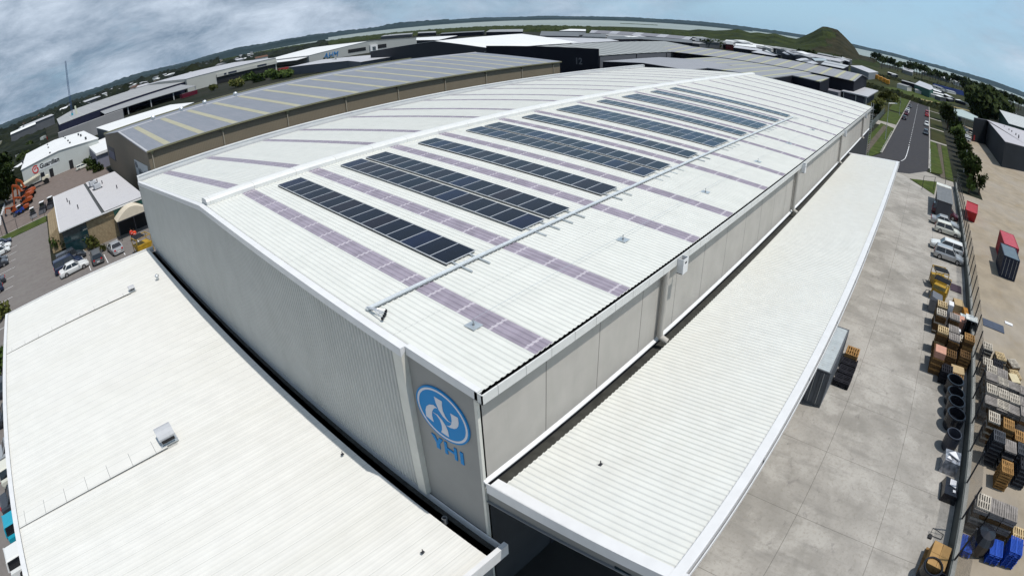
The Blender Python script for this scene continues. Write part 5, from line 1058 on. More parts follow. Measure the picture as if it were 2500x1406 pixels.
# other buildings on the left
pb('concrete_wall', 'long plain grey precast wall behind the white workshop roof', 'wall', [(142, 326, 7.5), (219, 297, 7.5), (299, 268, 7.5), (300, 266.5, 7.5), (219, 295.5, 7.5), (141, 324.5, 7.5)], M('precast_far', (.25, .245, .25), .8, 0, .08, .08), M('precast_far', (.25, .245, .25)), ov=0)
pb('boundary_wall', 'low grey precast wall at the far left behind the white workshop', 'wall', [(37, 381, 3.2), (66, 365, 3.2), (100, 352, 3.2), (100, 350.5, 3.2), (66, 363.5, 3.2), (37, 379, 3.2)], M('precast_far', (.25, .245, .25)), M('precast_far', (.25, .245, .25)), ov=0)
pb('white_roof_hall', 'bright white roofed hall just behind the tan warehouse', 'building', [(236, 312, 7), (271, 321, 6.6), (410, 276, 6.6), (472, 251, 6.6), (415, 257, 7)], mid_wall, roof_white)
t, c = pb('grey_shed', 'long low grey-roofed shed with a deep dark loading front, left background', 'building', [(145, 305, 8), (473, 194, 8), (429, 189, 10.5), (175, 270, 10.5), (139, 291, 10.3)], M('navy_wall', (.02, .022, .045), .8), lined('shed_roof_lines', (.3, .3, .3), 0, 9, 2, .5, (.42, .43, .4), .7))
P, Q = at(256, 279, 5.2), at(478, 210, 5.2); A_, B_ = at(242, 271, 6.8), at(440, 207, 6.8)
m = MB(); m.hexa([P-Vector((0, 0, .3)), Q-Vector((0, 0, .3)), B_-Vector((0, 0, .3)), A_-Vector((0, 0, .3)), P, Q, B_, A_]); m.build('loading_canopy', roof_grey, t, world=True)
for f in (.0, .25, .5, .75, 1): 
    q_ = P.lerp(Q, f); MB().box(q_.x-.3, q_.y+1, 0, q_.x+.3, q_.y+1.6, 4.9).build('column', M('column_white', (.4, .4, .4), .7), t, world=True)
t = gable('distribution_centre', 'large pale precast building with a dark recessed loading bay, left of the blue-lettered one', 104, 400, 179, 640, 9.9, 11.5, 'x', M('precast_pale', (.42, .42, .39), .8, 0, .03, .1), roof_pale, cat='building', rpos=.4)
face_boxes(t, 'loading_recess', black, (104, 400), (179, 400), [(24, 74, 0, 5.2)], .2)
face_boxes(t, 'sign_band', M('precast_pale', (.42, .42, .39)), (104, 400), (179, 400), [(24, 75, 5.2, 7.4)], 1.2)
face_boxes(t, 'sign_board', M('sign_navy', (.025, .03, .05)), (104, 400), (179, 400), [(30, 32, 5.6, 7.0), (33.5, 40.5, 5.6, 7.0), (58, 66, 5.7, 7.1)], 1.3)
t = gable('logistics_hall', 'big white-roofed hall with large blue letters on its pale facade', 211, 405, 327, 505, 6.4, 10.4, 'y', M('precast_pale2', (.36, .37, .36), .8, 0, .03, .1), roof_white, rpos=.5, z_far=8.0)
text_obj('lettering', 'AHM', 6.4, M('sign_blue2', (.01, .16, .42), .5), t, (13.5, -.3, 1.6), (1, 0, 0), (0, 0, 1), .1, .1, 0, .3)
face_boxes(t, 'window_band', black, (211, 405), (327, 405), [(38, 56, 2.6, 5.6), (66, 78, 2.6, 6.0)], .2); face_boxes(t, 'entrance_portal', paint_white, (211, 405), (327, 405), [(60, 62, 0, 6.6), (65.6, 67.6, 0, 6.6), (62, 65.6, 4.9, 6.6)], 1.5)
m = MB(); m.hexa([(-11, 2, 4.2), (0, 2, 5.2), (0, 95, 5.2), (-11, 95, 4.2), (-11, 2, 4.5), (0, 2, 5.5), (0, 95, 5.5), (-11, 95, 4.5)]); m.build('side_canopy', roof_white, t)
t, c = pb('glass_office', 'low grey office with dark glazing in front of the blue-lettered hall', 'building', [(705, 165, 5), (850, 149, 5), (880, 152, 5), (1020, 130, 5), (900, 136, 5), (790, 146, 5)], M('blue_grey_wall', (.09, .1, .12), .6), roof_pale, ov=.8)
# big gabled dark hall with white roof
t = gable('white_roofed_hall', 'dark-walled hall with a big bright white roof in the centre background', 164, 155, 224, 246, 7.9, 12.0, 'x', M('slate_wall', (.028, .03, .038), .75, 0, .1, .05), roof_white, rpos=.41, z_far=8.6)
pb('white_roofed_shed', 'thin bright white roof behind the dark sloping roof, centre left', 'building', [(1017, 99, 8), (1070, 98.5, 8), (1116, 87.8, 9), (1017, 93, 9)], dk_wall, roof_white)
pb('lilac_roofed_shed', 'flat lilac-grey roof right behind the big bright white roof', 'building', [(1399, 107, 8), (1327, 92, 8.5), (1487, 96, 8.5), (1510, 101, 8)], dk_wall, roof_pale)
# building number 12
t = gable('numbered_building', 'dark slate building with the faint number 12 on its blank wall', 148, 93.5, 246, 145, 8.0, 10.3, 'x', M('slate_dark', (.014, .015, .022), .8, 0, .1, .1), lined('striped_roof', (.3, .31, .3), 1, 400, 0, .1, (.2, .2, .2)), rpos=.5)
add_lines(MATS['striped_roof'], 0, 5.5, 1, 2.0, (.13, .13, .13), .9)
MB().box(-.3, -.1, 0, -.05, 50.5, 10.35).build('parapet_wall', M('slate_dark', (.022, .024, .032)), t); text_obj('lettering', '12', 3.1, M('sign_grey', (.1, .105, .12), .6), t, (-.32, 9.5, 4.7), (0, -1, 0), (0, 0, 1), .0, .02, .08)
face_boxes(t, 'wall_panel', M('blue_grey_panel', (.12, .125, .14), .8), (148, 93.5), (246, 93.5), [(.5+24.4*i, 24.2+24.4*i, 0, 7.7) for i in range(4)], .1)
# roofs right behind the warehouse
r7 = M('r7', (.3, .3, .32), .55, 0, .05, .3); add_lines(r7, 0, 2.6, 0, .9, (.2, .2, .21), .8)
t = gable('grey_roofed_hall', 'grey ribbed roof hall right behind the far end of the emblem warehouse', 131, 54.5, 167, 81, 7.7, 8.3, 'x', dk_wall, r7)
sr = M('sawtooth_roof', (.26, .26, .275), .55, 0, .05, .3); add_lines(sr, 1, 6, 1, 1.2, (.4, .385, .22), .85); add_lines(sr, 1, 2, .3, .25, (.2, .2, .21), .7)
t = thing('stepped_sheds', 'low stepped grey shed roofs with pale yellow stripes behind the warehouse', 'building', (145, 24, 0))
for a in (([(0, 10.3), (55, 10.3), (55, 50), (22.5, 50), (22.5, 30.2), (0, 30.2)]), ([(20, 0), (48, 2), (48, 10.1), (24, 10.1)])): MB().prism(a, 0, 7.6).build('wall', dk_wall, t); MB().prism(a, 7.62, 7.9).build('roof', sr, t)
t = thing('yellow_striped_shed', 'long grey shed roof with yellow stripes across the far end of the warehouse', 'building', (201, 18, 0))
m = MB(); m.slab([(2, 0, 0), (2, 0, 7.9), (25, 0, 9.7), (48, 0, 8), (48, 0, 0)], (0, 84, 0)); m.build('wall', dk_wall, t)
for a, b, z0, z1 in ((0, 25, 8.1, 9.95), (25, 50, 9.95, 8.0)): m = MB(); m.hexa([(a, -.5, z0-.15), (b, -.5, z1-.15), (b, 85, z1-.15), (a, 85, z0-.15), (a, -.5, z0), (b, -.5, z1), (b, 85, z1), (a, 85, z0)]); m.build('roof_slope', sr, t)
t = thing('flat_office', 'small white flat-roofed office past the far corner of the warehouse', 'building', (196, 12, 0))
MB().box(1, 1, 0, 44, 9, 3.4).build('wall', M('off_dark', (.06, .06, .08), .7), t); MB().box(0, -.5, 3.6, 46, 9.6, 4.0).build('roof', roof_pale, t)
for y in (0, 4, 8.8): MB().rod((.4, y, 0), (.4, y, 3.6), .15, 8).build('column', pale_wall, t)
MB().box(-6, 9.8, 0, 3, 30, 3.6).build('side_wall', M('side_grey', (.22, .22, .24), .8), t)
# far centre: industrial roofs before the mangroves and the hill
FG2 = 'small industrial buildings below the hill'
Fs = [('grey_shed', 'long grey roof with a row of pale skylights at the foot of the green dunes', [(1440, 81, 6), (1681, 98, 6), (1690, 91, 8.5), (1445, 74.5, 8.5)], mid_wall, lined('row_lines', (.2, .2, .22), 1, 26, 0, 9, (.4, .41, .44), .8)),
      ('flat_shed', 'dark flat-roofed shed right of the long skylight roof', [(1697, 101, 5), (1757, 106, 5), (1757, 97, 6.5), (1702, 93, 6.5)], mid_wall, M('dark_roof', (.12, .125, .13), .6, 0, .1, .1)),
      ('red_unit', 'small dark red industrial unit below the green dunes', [(1772, 108, 5), (1790, 110, 5), (1792, 103, 6), (1774, 100, 6)], M('brick_red', (.1, .015, .015), .8), roof_grey),
      ('white_shed', 'narrow white roof below the dunes, left of the hill', [(1792, 117, 5), (1858, 126, 5), (1860, 121, 6), (1796, 112, 6)], dk_wall, roof_pale),
      ('white_shed', 'slim bright white roof behind the narrow one left of the hill', [(1796, 111, 5), (1845, 117, 5), (1846, 111, 6), (1797, 107, 6)], dk_wall, roof_white),
      ('pale_shed', 'broken pale roofs in front of the hill, left group', [(1836, 128, 5), (1890, 137, 5), (1898, 135, 6), (1857, 124, 6)], dk_wall, roof_pale),
      ('white_shed', 'thin white sloping roof beside the broken pale roofs', [(1866, 125, 5), (1900, 136, 5), (1906, 135, 6), (1872, 123, 6)], dk_wall, roof_white),
      ('twin_shed', 'first of two small white roofs at the foot of the hill', [(1909, 129, 5), (1922, 135, 5), (1928, 134, 6), (1915, 127, 6)], dk_wall, roof_pale),
      ('twin_shed', 'second of two small white roofs at the foot of the hill', [(1917, 126, 5), (1938, 136, 5), (1943, 135, 6), (1924, 125, 6)], dk_wall, roof_pale),
      ('striped_shed', 'white and dark striped roof just above the yellow-striped shed', [(1944, 147, 5), (1985, 157, 5), (1999, 156, 6), (1968, 143, 6), (1957, 143, 6)], dk_wall, lined('stripe_w', (.45, .46, .48), 1, 14, 0, 5, (.1, .1, .11), .9)),
      ('blue_roofed_shed', 'pale blue-grey roof at the foot of the hill', [(1990, 149, 5), (2020, 149, 5), (2014, 143.5, 6), (1982, 142.5, 6)], mid_wall, M('blue_grey_roof', (.3, .35, .38), .6)),
      ('long_white_shed', 'long pale roof to the right of the blue-grey one under the hill', [(2004, 158, 5), (2058, 168, 5), (2072, 161, 6), (2016, 148, 6)], dk_wall, lined('stripe_x', (.4, .41, .42), 0, 30, 0, 9, (.12, .12, .13), .8)),
      ('pale_gabled_house', 'pale grey gabled shed with dark roof vents near the yellow machines', [(2077, 161, 6), (2121, 178, 5), (2144, 177, 5), (2104, 161, 7)], M('pale_blue_wall', (.2, .22, .24), .8), roof_pale),
      ('grey_block', 'grey roofed block on the horizon just above the big white roof', [(1187, 79, 5), (1276, 78, 5), (1276, 72, 6.5), (1196, 73.5, 6.5)], dk_wall, roof_grey),
      ('dark_block', 'long dark building behind the lilac-grey roof', [(1318, 88, 6), (1420, 90, 6), (1430, 80, 6), (1322, 77, 6)], mid_wall, M('dark_roof', (.12, .125, .13))),
      ('white_walled_unit', 'white-walled unit in front of the long skylight roof', [(1414, 90, 6), (1478, 92, 6), (1480, 84, 6), (1414, 82, 6)], pale_wall, M('dark_roof', (.12, .125, .13))),
      ('pale_roof_unit', 'thin pale roof in front of the mangroves, centre', [(1365, 76, 5), (1430, 77, 5), (1430, 72.5, 5), (1392, 71.5, 5)], mid_wall, roof_white),
      ('dark_unit', 'dark flat roof between the striped building and the skylight roof', [(1480, 97, 6), (1560, 96, 6), (1690, 106, 6), (1688, 99, 6), (1560, 90, 6), (1484, 89, 6)], dk_wall, M('dark_roof', (.12, .125, .13))),
      ('dark_unit', 'small dark unit on the horizon left of the steaming works', [(1020, 82, 5), (1064, 80, 5), (1064, 77, 5), (1022, 79, 5)], dk_wall, roof_grey),
      ('works', 'low grey works buildings in front of the mangroves, left of centre', [(930, 90, 5), (1005, 84, 5), (1008, 81, 5), (940, 86, 5)], mid_wall, roof_grey),
      ('dark_unit', 'dark strip of sheds behind the thin white roof', [(1075, 84, 5), (1180, 78, 5), (1183, 75.5, 5), (1080, 81, 5)], dk_wall, M('dark_roof', (.12, .125, .13)))]
for nm_, lab, pts, wm, rm in Fs: pb(nm_, lab, 'building', pts, wm, rm, group=FG2, ov=.5)
q = random.Random(23)
for i in range(46):
    px = q.uniform(1500, 2060); yb = 88+(px-1500)*.055+max(0, px-1800)*.1; P = at(px, yb+q.uniform(-4, 9), 4); r_ = (P-CAMP).length
    if r_ > 900 or P.x < 262: continue
    t = thing('small_shed', 'small shed roof in the dense industrial strip below the hill', 'building', (P.x, P.y, 0), R_(q.choice((0, 90))+q.uniform(-6, 6)), 'small sheds packed below the hill')
    a, b, z = q.uniform(7, 20), q.uniform(5, 9), q.uniform(3.5, 5.5); MB().box(-a, -b, 0, a, b, z).build('wall', q.choice((dk_wall, mid_wall, pale_wall)), t); MB().slab([(-a-.3, -b-.4, z), (-a-.3, b+.4, z), (-a-.3, 0, z+1.1)], (2*a+.6, 0, 0)).build('roof', q.choice((roof_white, roof_pale, roof_grey, roof_grey)), t)
for i in range(30):
    px = q.uniform(2150, 2495); yb = 168+(px-2140)*.31+q.uniform(-6, 22); P = at(px, yb, 3)
    if (P-CAMP).length > 1000 or P.x < 330: continue
    t = thing('field_shed', 'small shed or parked vehicle roof scattered over the fields on the right', 'building', (P.x, P.y, 0), R_(q.uniform(0, 180)), 'small sheds scattered over the fields on the right')
    a, b, z = q.uniform(2, 9), q.uniform(1.5, 4), q.uniform(1.5, 3.2); MB().box(-a, -b, 0, a, b, z).build('wall', q.choice((dk_wall, mid_wall, pale_wall)), t); MB().slab([(-a-.2, -b-.2, z), (-a-.2, b+.2, z), (-a-.2, 0, z+.6)], (2*a+.4, 0, 0)).build('roof', q.choice((roof_white, roof_pale, roof_grey)), t)
# far right
Rs = [('white_depot', 'long white roof below the pines, farthest left of the three', [(2138, 142, 5), (2200, 158, 5), (2204, 157, 7), (2146, 140.5, 7)], M('green_grey', (.08, .11, .09), .8), roof_white),
      ('white_depot', 'white-roofed depot with an open front, middle of the three below the pines', [(2252, 175, 5), (2318, 196, 5), (2328, 192, 7), (2258, 171.5, 7)], M('green_grey2', (.13, .15, .14), .8), roof_white),
      ('white_depot', 'pale arched roof next to the open-fronted depot', [(2328, 198, 6), (2356, 207, 6), (2357, 202.5, 7), (2330, 193.5, 7)], pale_wall, roof_white),
      ('white_depot', 'very long pale roof at the right below the pines', [(2370, 213, 5), (2449, 242, 5), (2452, 238, 7), (2372, 208, 7)], M('green_grey2', (.13, .15, .14)), roof_white),
      ('grey_block', 'plain grey block between the two white depots', [(2204, 170, 5), (2228, 177.5, 5), (2230, 172.5, 6), (2206, 163, 6)], M('green_grey3', (.19, .2, .19), .8), roof_pale),
      ('green_workshop', 'gabled workshop with a pale curved roof and green screens beside the field', [(2233, 206, 5), (2270, 220, 5), (2279, 217, 5), (2274, 209, 6), (2245, 198, 6)], M('green_mesh', (.04, .1, .085), .8), roof_pale),
      ('small_canopy', 'thin white canopy roof beside the green workshop', [(2277, 220, 3), (2297, 226, 3), (2298, 224, 3.2), (2279, 217, 3.2)], dk_wall, roof_white)]
for nm_, lab, pts, wm, rm in Rs: pb(nm_, lab, 'building', pts, wm, rm, ov=.4)
t = thing('hoarding', 'long dark blue hoarding across the field on the right', 'hoarding', at(2330, 228, 0))
P, Q = at(2281, 217, .0)-t.location, at(2396, 246, .0)-t.location; m = MB(); m.hexa([P, Q, Q+Vector((0, 2, 0)), P+Vector((0, 2, 0)), P+Vector((0, 0, 4.5)), Q+Vector((0, 0, 4.5)), Q+Vector((0, 2, 4.5)), P+Vector((0, 2, 4.5))]); m.build('panel', M('hoarding_blue', (.012, .03, .14), .6, 0, .2, .05), t)
t = thing('yellow_plant', 'row of orange-yellow machines parked beside the pale gabled shed', 'machinery', at(2150, 195, 0))
for i in range(5): P = at(2133+8.5*i, 190+4.2*i, 0)-t.location; MB().box(P.x-4, P.y-1.2, .5, P.x+4, P.y+1.2, 3.2).build('machine_body', M('plant_orange', (.5, .22, .01), .5, 0, .2, .3), t)
t = thing('white_truck', 'white box truck parked in the field on the right', 'truck', at(2363, 247, 0), R_(-20)); MB().box(-5, -1.2, .9, 3, 1.2, 3.6).build('box', roof_white, t); MB().box(3.1, -1.1, .7, 5, 1.1, 2.6).build('cab', roof_white, t)
for a in (-3.6, 4): 
    for b in (-1, 1): MB().rod((a, b, .5), (a, b*1.2, .5), .5, 12).build('wheel', tyre_m, t)
# right foreground: showroom canopy and dark tilt-slab building
sh = thing('showroom_canopy', 'open-fronted car canopy with a pale green-grey roof by the road', 'canopy', at(2355, 285, 0))
cc = [at(2325, 266, 6.0), at(2334, 281, 5.6), at(2379, 295, 5.6), at(2388, 286, 6.0), at(2350, 268, 6.0)]; l = sh.location
m = MB(); m.slab([c_-l for c_ in cc], (0, 0, -.4)); m.build('roof', M('canopy_green', (.36, .42, .4), .5, 0, .05, .3), sh)
for px, py in ((2334, 281), (2357, 288), (2378, 294)): P = at(px, py, 5.2)-l; MB().box(P.x-.15, P.y-.15, 0, P.x+.15, P.y+.15, 5.2).build('post', pale_wall, sh)
m = MB(); A_ = cc[4]-l; B_ = cc[0]-l; m.slab([(B_.x+.6, B_.y, 0), (A_.x+.6, A_.y, 0), (A_.x+.6, A_.y, 5.6), (B_.x+.6, B_.y, 5.6)], (.4, 0, 0)); m.build('rear_wall', dk_wall, sh)
dkb = M('tiltslab', (.03, .034, .04), .8, 0, .1, .2)
t, c = pb('tilt_slab_building', 'large dark tilt-slab building with pale roofs at the right edge', 'building', [(2378, 287, 8), (2412, 296, 8), (2454, 346, 7), (2520, 364, 7), (2560, 340, 7), (2500, 320, 7.6), (2408, 293, 8.3)], dkb, M('tilt_roof', (.42, .4, .42), .6, 0, .05, .2), ov=0)
face_boxes(t, 'cladding_band', M('band_red', (.3, .03, .03), .6), at(2378, 287, 8)[:2], at(2412, 296, 8)[:2], [(1, 7, .4, 2.2)], .1); face_boxes(t, 'cladding_band', M('band_blue', (.02, .05, .2), .6), at(2378, 287, 8)[:2], at(2412, 296, 8)[:2], [(7.5, 14, .4, 2.0)], .1)
P = at(2460, 340, 4.6)-t.location; 
t2, c2 = pb('green_gabled_hall', 'tall hall with green edges and ribbed white skylight strips at the right edge', 'building', [(2441, 269, 9.5), (2463, 302, 7.6), (2530, 322, 7.6), (2530, 296, 9.5)], M('deep_green', (.01, .035, .025), .7), lined('rg', (.42, .43, .42), 0, 9, 0, 1.2, (.62, .63, .64), .9), ov=.3)
for px, py in ((2452, 312), (2463, 319), (2470, 323), (2480, 330), (2487, 334), (2487, 337)): P = at(px, py, 7.6)-t.location; MB().rod((P.x, P.y, 7.0), (P.x, P.y, 8.2), .2, 8).build('flue', steel_dark, t)
# lamp posts, mast, sign mast
for lab, px, py, h in (('street lamp on the left verge of the road', 2161, 342, 9), ('tall thin pole by the far driveway on the left verge', 2195, 285, 7), ('pale sign post in the hedge by the neighbour yard', 2353, 420, 5)):
    P = at(px, py, 0); t = thing('street_lamp' if 'lamp' in lab else 'pole', lab, 'street lamp' if 'lamp' in lab else 'pole', P)
    MB().rod((0, 0, 0), (0, 0, h), .09, 8, .05).build('post', galv if h > 5 else paint_white, t)
    if 'lamp' in lab: MB().rod((0, 0, h), (1.2, -1.6, h+.3), .05, 6).build('arm', galv, t); MB().box(1.0, -2.1, h+.2, 1.4, -1.5, h+.38).build('lamp_head', galv, t)
t = thing('lattice_mast', 'tall thin blue lattice mast standing above the grey roofs on the left', 'mast', (14.5, 421, 0))
bl = M('mast_blue', (.03, .07, .16), .5); s_ = .55
for a in (-s_, s_):
    for b in (-s_, s_): MB().bar((a, b, 0), (a*.7, b*.7, 50.5), .22, .22).build('leg', bl, t)
m = MB(); z = 0; k = 0
while z < 49: m.bar(((-s_ if k % 2 else s_)*.9, -s_*.9, z), ((s_ if k % 2 else -s_)*.9, -s_*.9, z+1.5), .12, .12); m.bar((-s_*.9, (-s_ if k % 2 else s_)*.9, z), (-s_*.9, (s_ if k % 2 else -s_)*.9, z+1.5), .12, .12); z += 1.5; k += 1
m.build('lattice', bl, t); MB().box(-.8, -.8, 0, .8, .8, 11).build('base_section', M('mast_teal', (.05, .3, .4), .5), t)
t = thing('crane_base', 'short white crane section standing beside the tall blue mast', 'crane', (18.5, 418, 0)); MB().hexa([(-.8, -.8, 0), (.8, -.8, 0), (.8, .8, 0), (-.8, .8, 0), (-1.6, -.5, 15.5), (-.4, -.5, 15.5), (-.4, .5, 15.5), (-1.6, .5, 15.5)]).build('boom_section', M('crane_cream', (.5, .52, .4), .5), t)
t = thing('flatbed_truck', 'white and red truck parked by the far end of the white workshop', 'truck', at(108, 348, 0), R_(70)); MB().box(-4, -1.3, 1, 3, 1.3, 4.2).build('load', M('truck_white', (.4, .42, .4), .6, 0, .2, 1), t); MB().box(3.1, -1.2, .6, 5.2, 1.2, 2.9).build('cab', P_RED, t); MB().box(-5, -1.3, .5, 3, 1.3, .95).build('bed', P_RED, t)
for a in (-3.5, 4):
    for b in (-1, 1): MB().rod((a, b, .5), (a, b*1.25, .5), .5, 12).build('wheel', tyre_m, t)
pb('yellow_hall', 'pale yellow building with a white roof at the far left edge', 'building', [(-8, 350, 6), (30, 330, 6), (28, 322, 6.5), (-8, 339, 6.5)], M('pale_yellow', (.4, .37, .25), .8), roof_white)
# small houses on the left skyline and around the bay
HG = 'houses scattered along the wooded skyline'
hm = [M('house_white', (.6, .6, .58), .7), M('house_cream', (.3, .26, .2), .7), M('house_grey', (.3, .3, .3), .7)]; hr = [roof_white, M('tile_brown', (.12, .07, .05), .8), M('tile_grey', (.2, .2, .21), .8), roof_pale]
q = random.Random(11); done = 0
while done < 110:
    f = q.random(); px = 30+f*620; yh = 308+(110-308)*((px)/625)**.82 if px < 625 else 110
    az = None; d = ray(px, 200); a_ = math.atan2(d.y, d.x); r = q.uniform(620, 1900)
    x, y = CAMP.x+r*math.cos(a_), CAMP.y+r*math.sin(a_); s = q.uniform(.45, .95)
    t = thing('house', 'small pale-roofed house among the trees on the left skyline', 'house', (x, y, 0), q.random()*3, HG)
    w2, l2 = 5*s, 7.5*s; zb = 5+q.random()*7
    MB().box(-l2, -w2, -.1, l2, w2, zb).build('wall', q.choice(hm), t); MB().slab([(-l2-.4, -w2-.5, zb), (-l2-.4, w2+.5, zb), (-l2-.4, 0, zb+2.2*s)], (2*l2+.8, 0, 0)).build('roof', q.choice(hr), t); done += 1
# ------------------------------------------------------------ vegetation
HG2 = 'trees of the hedge between the road and the neighbour yard'
lab = ['first', 'second', 'third', 'fourth', 'fifth', 'sixth', 'seventh', 'eighth', 'ninth', 'tenth', 'eleventh', 'twelfth', 'thirteenth', 'fourteenth', 'fifteenth', 'sixteenth']
for i, (x, y, h, r) in enumerate(((99, -21.5, 3.6, 1.5), (101.5, -24.0, 4.2, 1.7), (104.5, -21.6, 4.6, 2.0), (107.5, -22.6, 4.8, 2.0), (111.5, -22.2, 4.8, 2.1), (116, -23.2, 5.2, 2.5), (121, -22.4, 4.6, 2.3), (127, -22.3, 4.6, 2.4), (133, -22.6, 4.8, 2.6), (140, -22.6, 5.0, 2.8), (148, -22.4, 5, 2.8), (157, -22.6, 5.2, 3.0), (167, -22.5, 5.6, 3.2), (178, -22.6, 6.0, 3.4))):
    r *= .82; tree('hedge_tree', '%s dark bushy tree of the hedge beside the road, counted from the near end' % lab[i].capitalize(), (x, y), h, r, leaf_d if i % 3 else leaf_m, HG2, 650, seed=i+1, trunk_h=.1, size=1.0)
tree('cypress', 'tall dark tree standing on the right verge of the road', (200, -20.3), 9, 3.2, leaf_d, None, 900, seed=41, trunk_h=.1); tree('cypress', 'second tall dark tree on the right verge, farther along the road', (228, -20.5), 9, 3.4, leaf_d, None, 900, seed=42, trunk_h=.1)
for i, (px, py, h, r, lb) in enumerate(((2400, 300, 15, 11, 'huge dark tree behind the tilt-slab building, left one'), (2432, 293, 16, 12, 'huge dark tree behind the tilt-slab building, right one'), (2356, 228, 14, 8, 'dark tree in front of the very long pale roof'), (2385, 283, 8, 6, 'smaller dark tree beside the huge ones on the right'), (2334, 207, 7, 6, 'round dark bush by the arched roof'), (2157, 254, 4.5, 3, 'olive tree behind the mesh fence left of the road'), (2170, 246, 4, 3, 'second olive tree left of the road end'), (2185, 252, 3.5, 2.6, 'small olive tree at the top of the left verge'), (2142, 268, 4.5, 2.5, 'dark tree in the car park past the far corner'), (2136, 285, 4, 2.2, 'dark bush by the gate past the far corner'), (2282, 260, 2.2, 2.0, 'small dark shrub beyond the end of the road'), (2295, 265, 2.2, 2.2, 'second small dark shrub beyond the end of the road'), (2189, 230, 2, 2.5, 'low shrub on the bank left of the road end'))):
    P = at(px, py, 0); tree('broadleaf_tree', lb, (P.x, P.y), h, r, leaf_d if i < 5 or i > 8 else leaf_y, None, 1300 if r > 7 else 500, seed=50+i, trunk_h=.15)
for i, (px, py, h, r, lb) in enumerate(((580, 214, 4.5, 5, 'bushy green tree in front of the dark loading bay, larger one'), (522, 222, 3.5, 3, 'small round tree left of the loading bay'), (632, 200, 3.5, 5, 'dense tree behind the tan roof below the sign band'), (655, 190, 3.5, 5, 'dense tree right of the one below the sign band'), (676, 193, 3.5, 5, 'bushy tree beside the red truck'), (800, 160, 4, 5, 'dark tree in front of the low glass office'), (820, 166, 3.5, 5, 'second dark tree by the low glass office'), (610, 196, 4, 5, 'low shrub on the lawn behind the tan roof'), (700, 190, 4, 5, 'low shrub left of the glass office'))):
    P = at(px, py, 0); tree('street_tree', lb, (P.x, P.y), h, r, leaf_y if i < 2 else leaf_m, None, 600, seed=80+i, trunk_h=.2)
board('red_trailer', 'long red trailer parked by the pale precast building', 'trailer', *(at(462, 238, 0)[:2]), .6, 13, 2.4, 2.6, P_MAROON, R_(25))
board('red_lorry', 'red lorry under the white side canopy of the blue-lettered hall', 'lorry', *(at(692, 178, 0)[:2]), .6, 8, 2.6, 2.8, M('lorry_red', (.25, .02, .02), .5), R_(10)); board('white_van', 'white van parked beside the red lorry', 'van', *(at(690, 183, 0)[:2]), .4, 6, 2.2, 2.4, P_WHITE, R_(15))
for i, (px, py, h, r, lb) in enumerate(((14, 500, 6.5, 5, 'dark tree at the left edge nearest the pale kerb stones'), (6, 465, 7, 6, 'large dark tree at the left edge beside the excavators'), (20, 440, 6, 5, 'dark green tree at the left edge behind the raised booms'), (8, 425, 8, 7, 'big dark tree at the left edge beyond the white workshop'), (75, 372, 5, 5, 'dark tree behind the grey precast wall on the left'), (62, 400, 5, 5, 'bushy tree left of the white workshop'))):
    P = at(px, py, 0); tree('roadside_tree', lb, (P.x, P.y), h, r, leaf_d, None, 800, seed=100+i, trunk_h=.15)
for i, (px, py, h, r, lf, lb) in enumerate(((147, 608, 2.4, 1.6, leaf_m, 'green shrub at the left corner of the block-walled office'), (196, 602, 3.0, 1.7, leaf_m, 'leafy shrub in front of the teal glass'), (213, 604, 3.0, 1.5, leaf_m, 'second leafy shrub in front of the teal glass'), (233, 605, 1.6, 1.3, leaf_y, 'olive shrub by the grey estate car'), (256, 612, .8, .6, leaf_y, 'tiny yellow-green shrub between the two grey cars'), (283, 572, 1.2, .8, leaf_d, 'dark potted shrub by the block wall, left one'), (290, 566, 1.2, .8, leaf_d, 'dark potted shrub by the block wall, right one'), (6, 778, 1.6, 1.6, leaf_y, 'round yellow-green bush at the left edge of the car park'), (6, 905, 2.0, 1.8, leaf_m, 'green bush below the left edge of the low white roof'), (228, 412, 2.4, 2.2, leaf_d, 'black-green shrub by the lobby of the white workshop, left one'), (240, 418, 2.0, 2.0, leaf_d, 'black-green shrub by the lobby of the white workshop, right one'), (214, 404, 2.2, 2.0, leaf_d, 'dark shrub against the wall of the white workshop'))):
    P = at(px, py, 0); tree('shrub', lb, (P.x, P.y), h, r, lf, None, 420, seed=120+i, trunk_h=0.0, cat='shrub')
PG = 'tall pines in the row on the right skyline'
q = random.Random(5)
for i in range(58):
    f = i/57; px = 2134+f*372; py = 143+(px-2134)*.30+(px-2134)**2*.00008
    d = ray(px, py); az = math.atan2(d.y, d.x); r = q.uniform(820, 1000) if i % 3 else q.uniform(740, 900); h = q.uniform(12, 18)
    if 7 < i < 10: h *= .7
    t = tree('pine', 'tall dark pine in the row on the right skyline', (CAMP.x+r*math.cos(az), CAMP.y+r*math.sin(az)), h, h*.42, leaf_d, PG, 260, seed=200+i, trunk_h=.5, size=1.3)
for i, (px, py) in enumerate(((1953, 139), (1962, 140), (1980, 141), (2035, 150), (2046, 152), (1560, 98), (1596, 100), (1720, 116), (1748, 118))):
    P = at(px, py, 0); tree('broadleaf_tree', 'dark tree among the sheds below the hill', (P.x, P.y), 7, 6, leaf_d, 'dark trees among the sheds below the hill', 260, seed=300+i, trunk_h=.1)
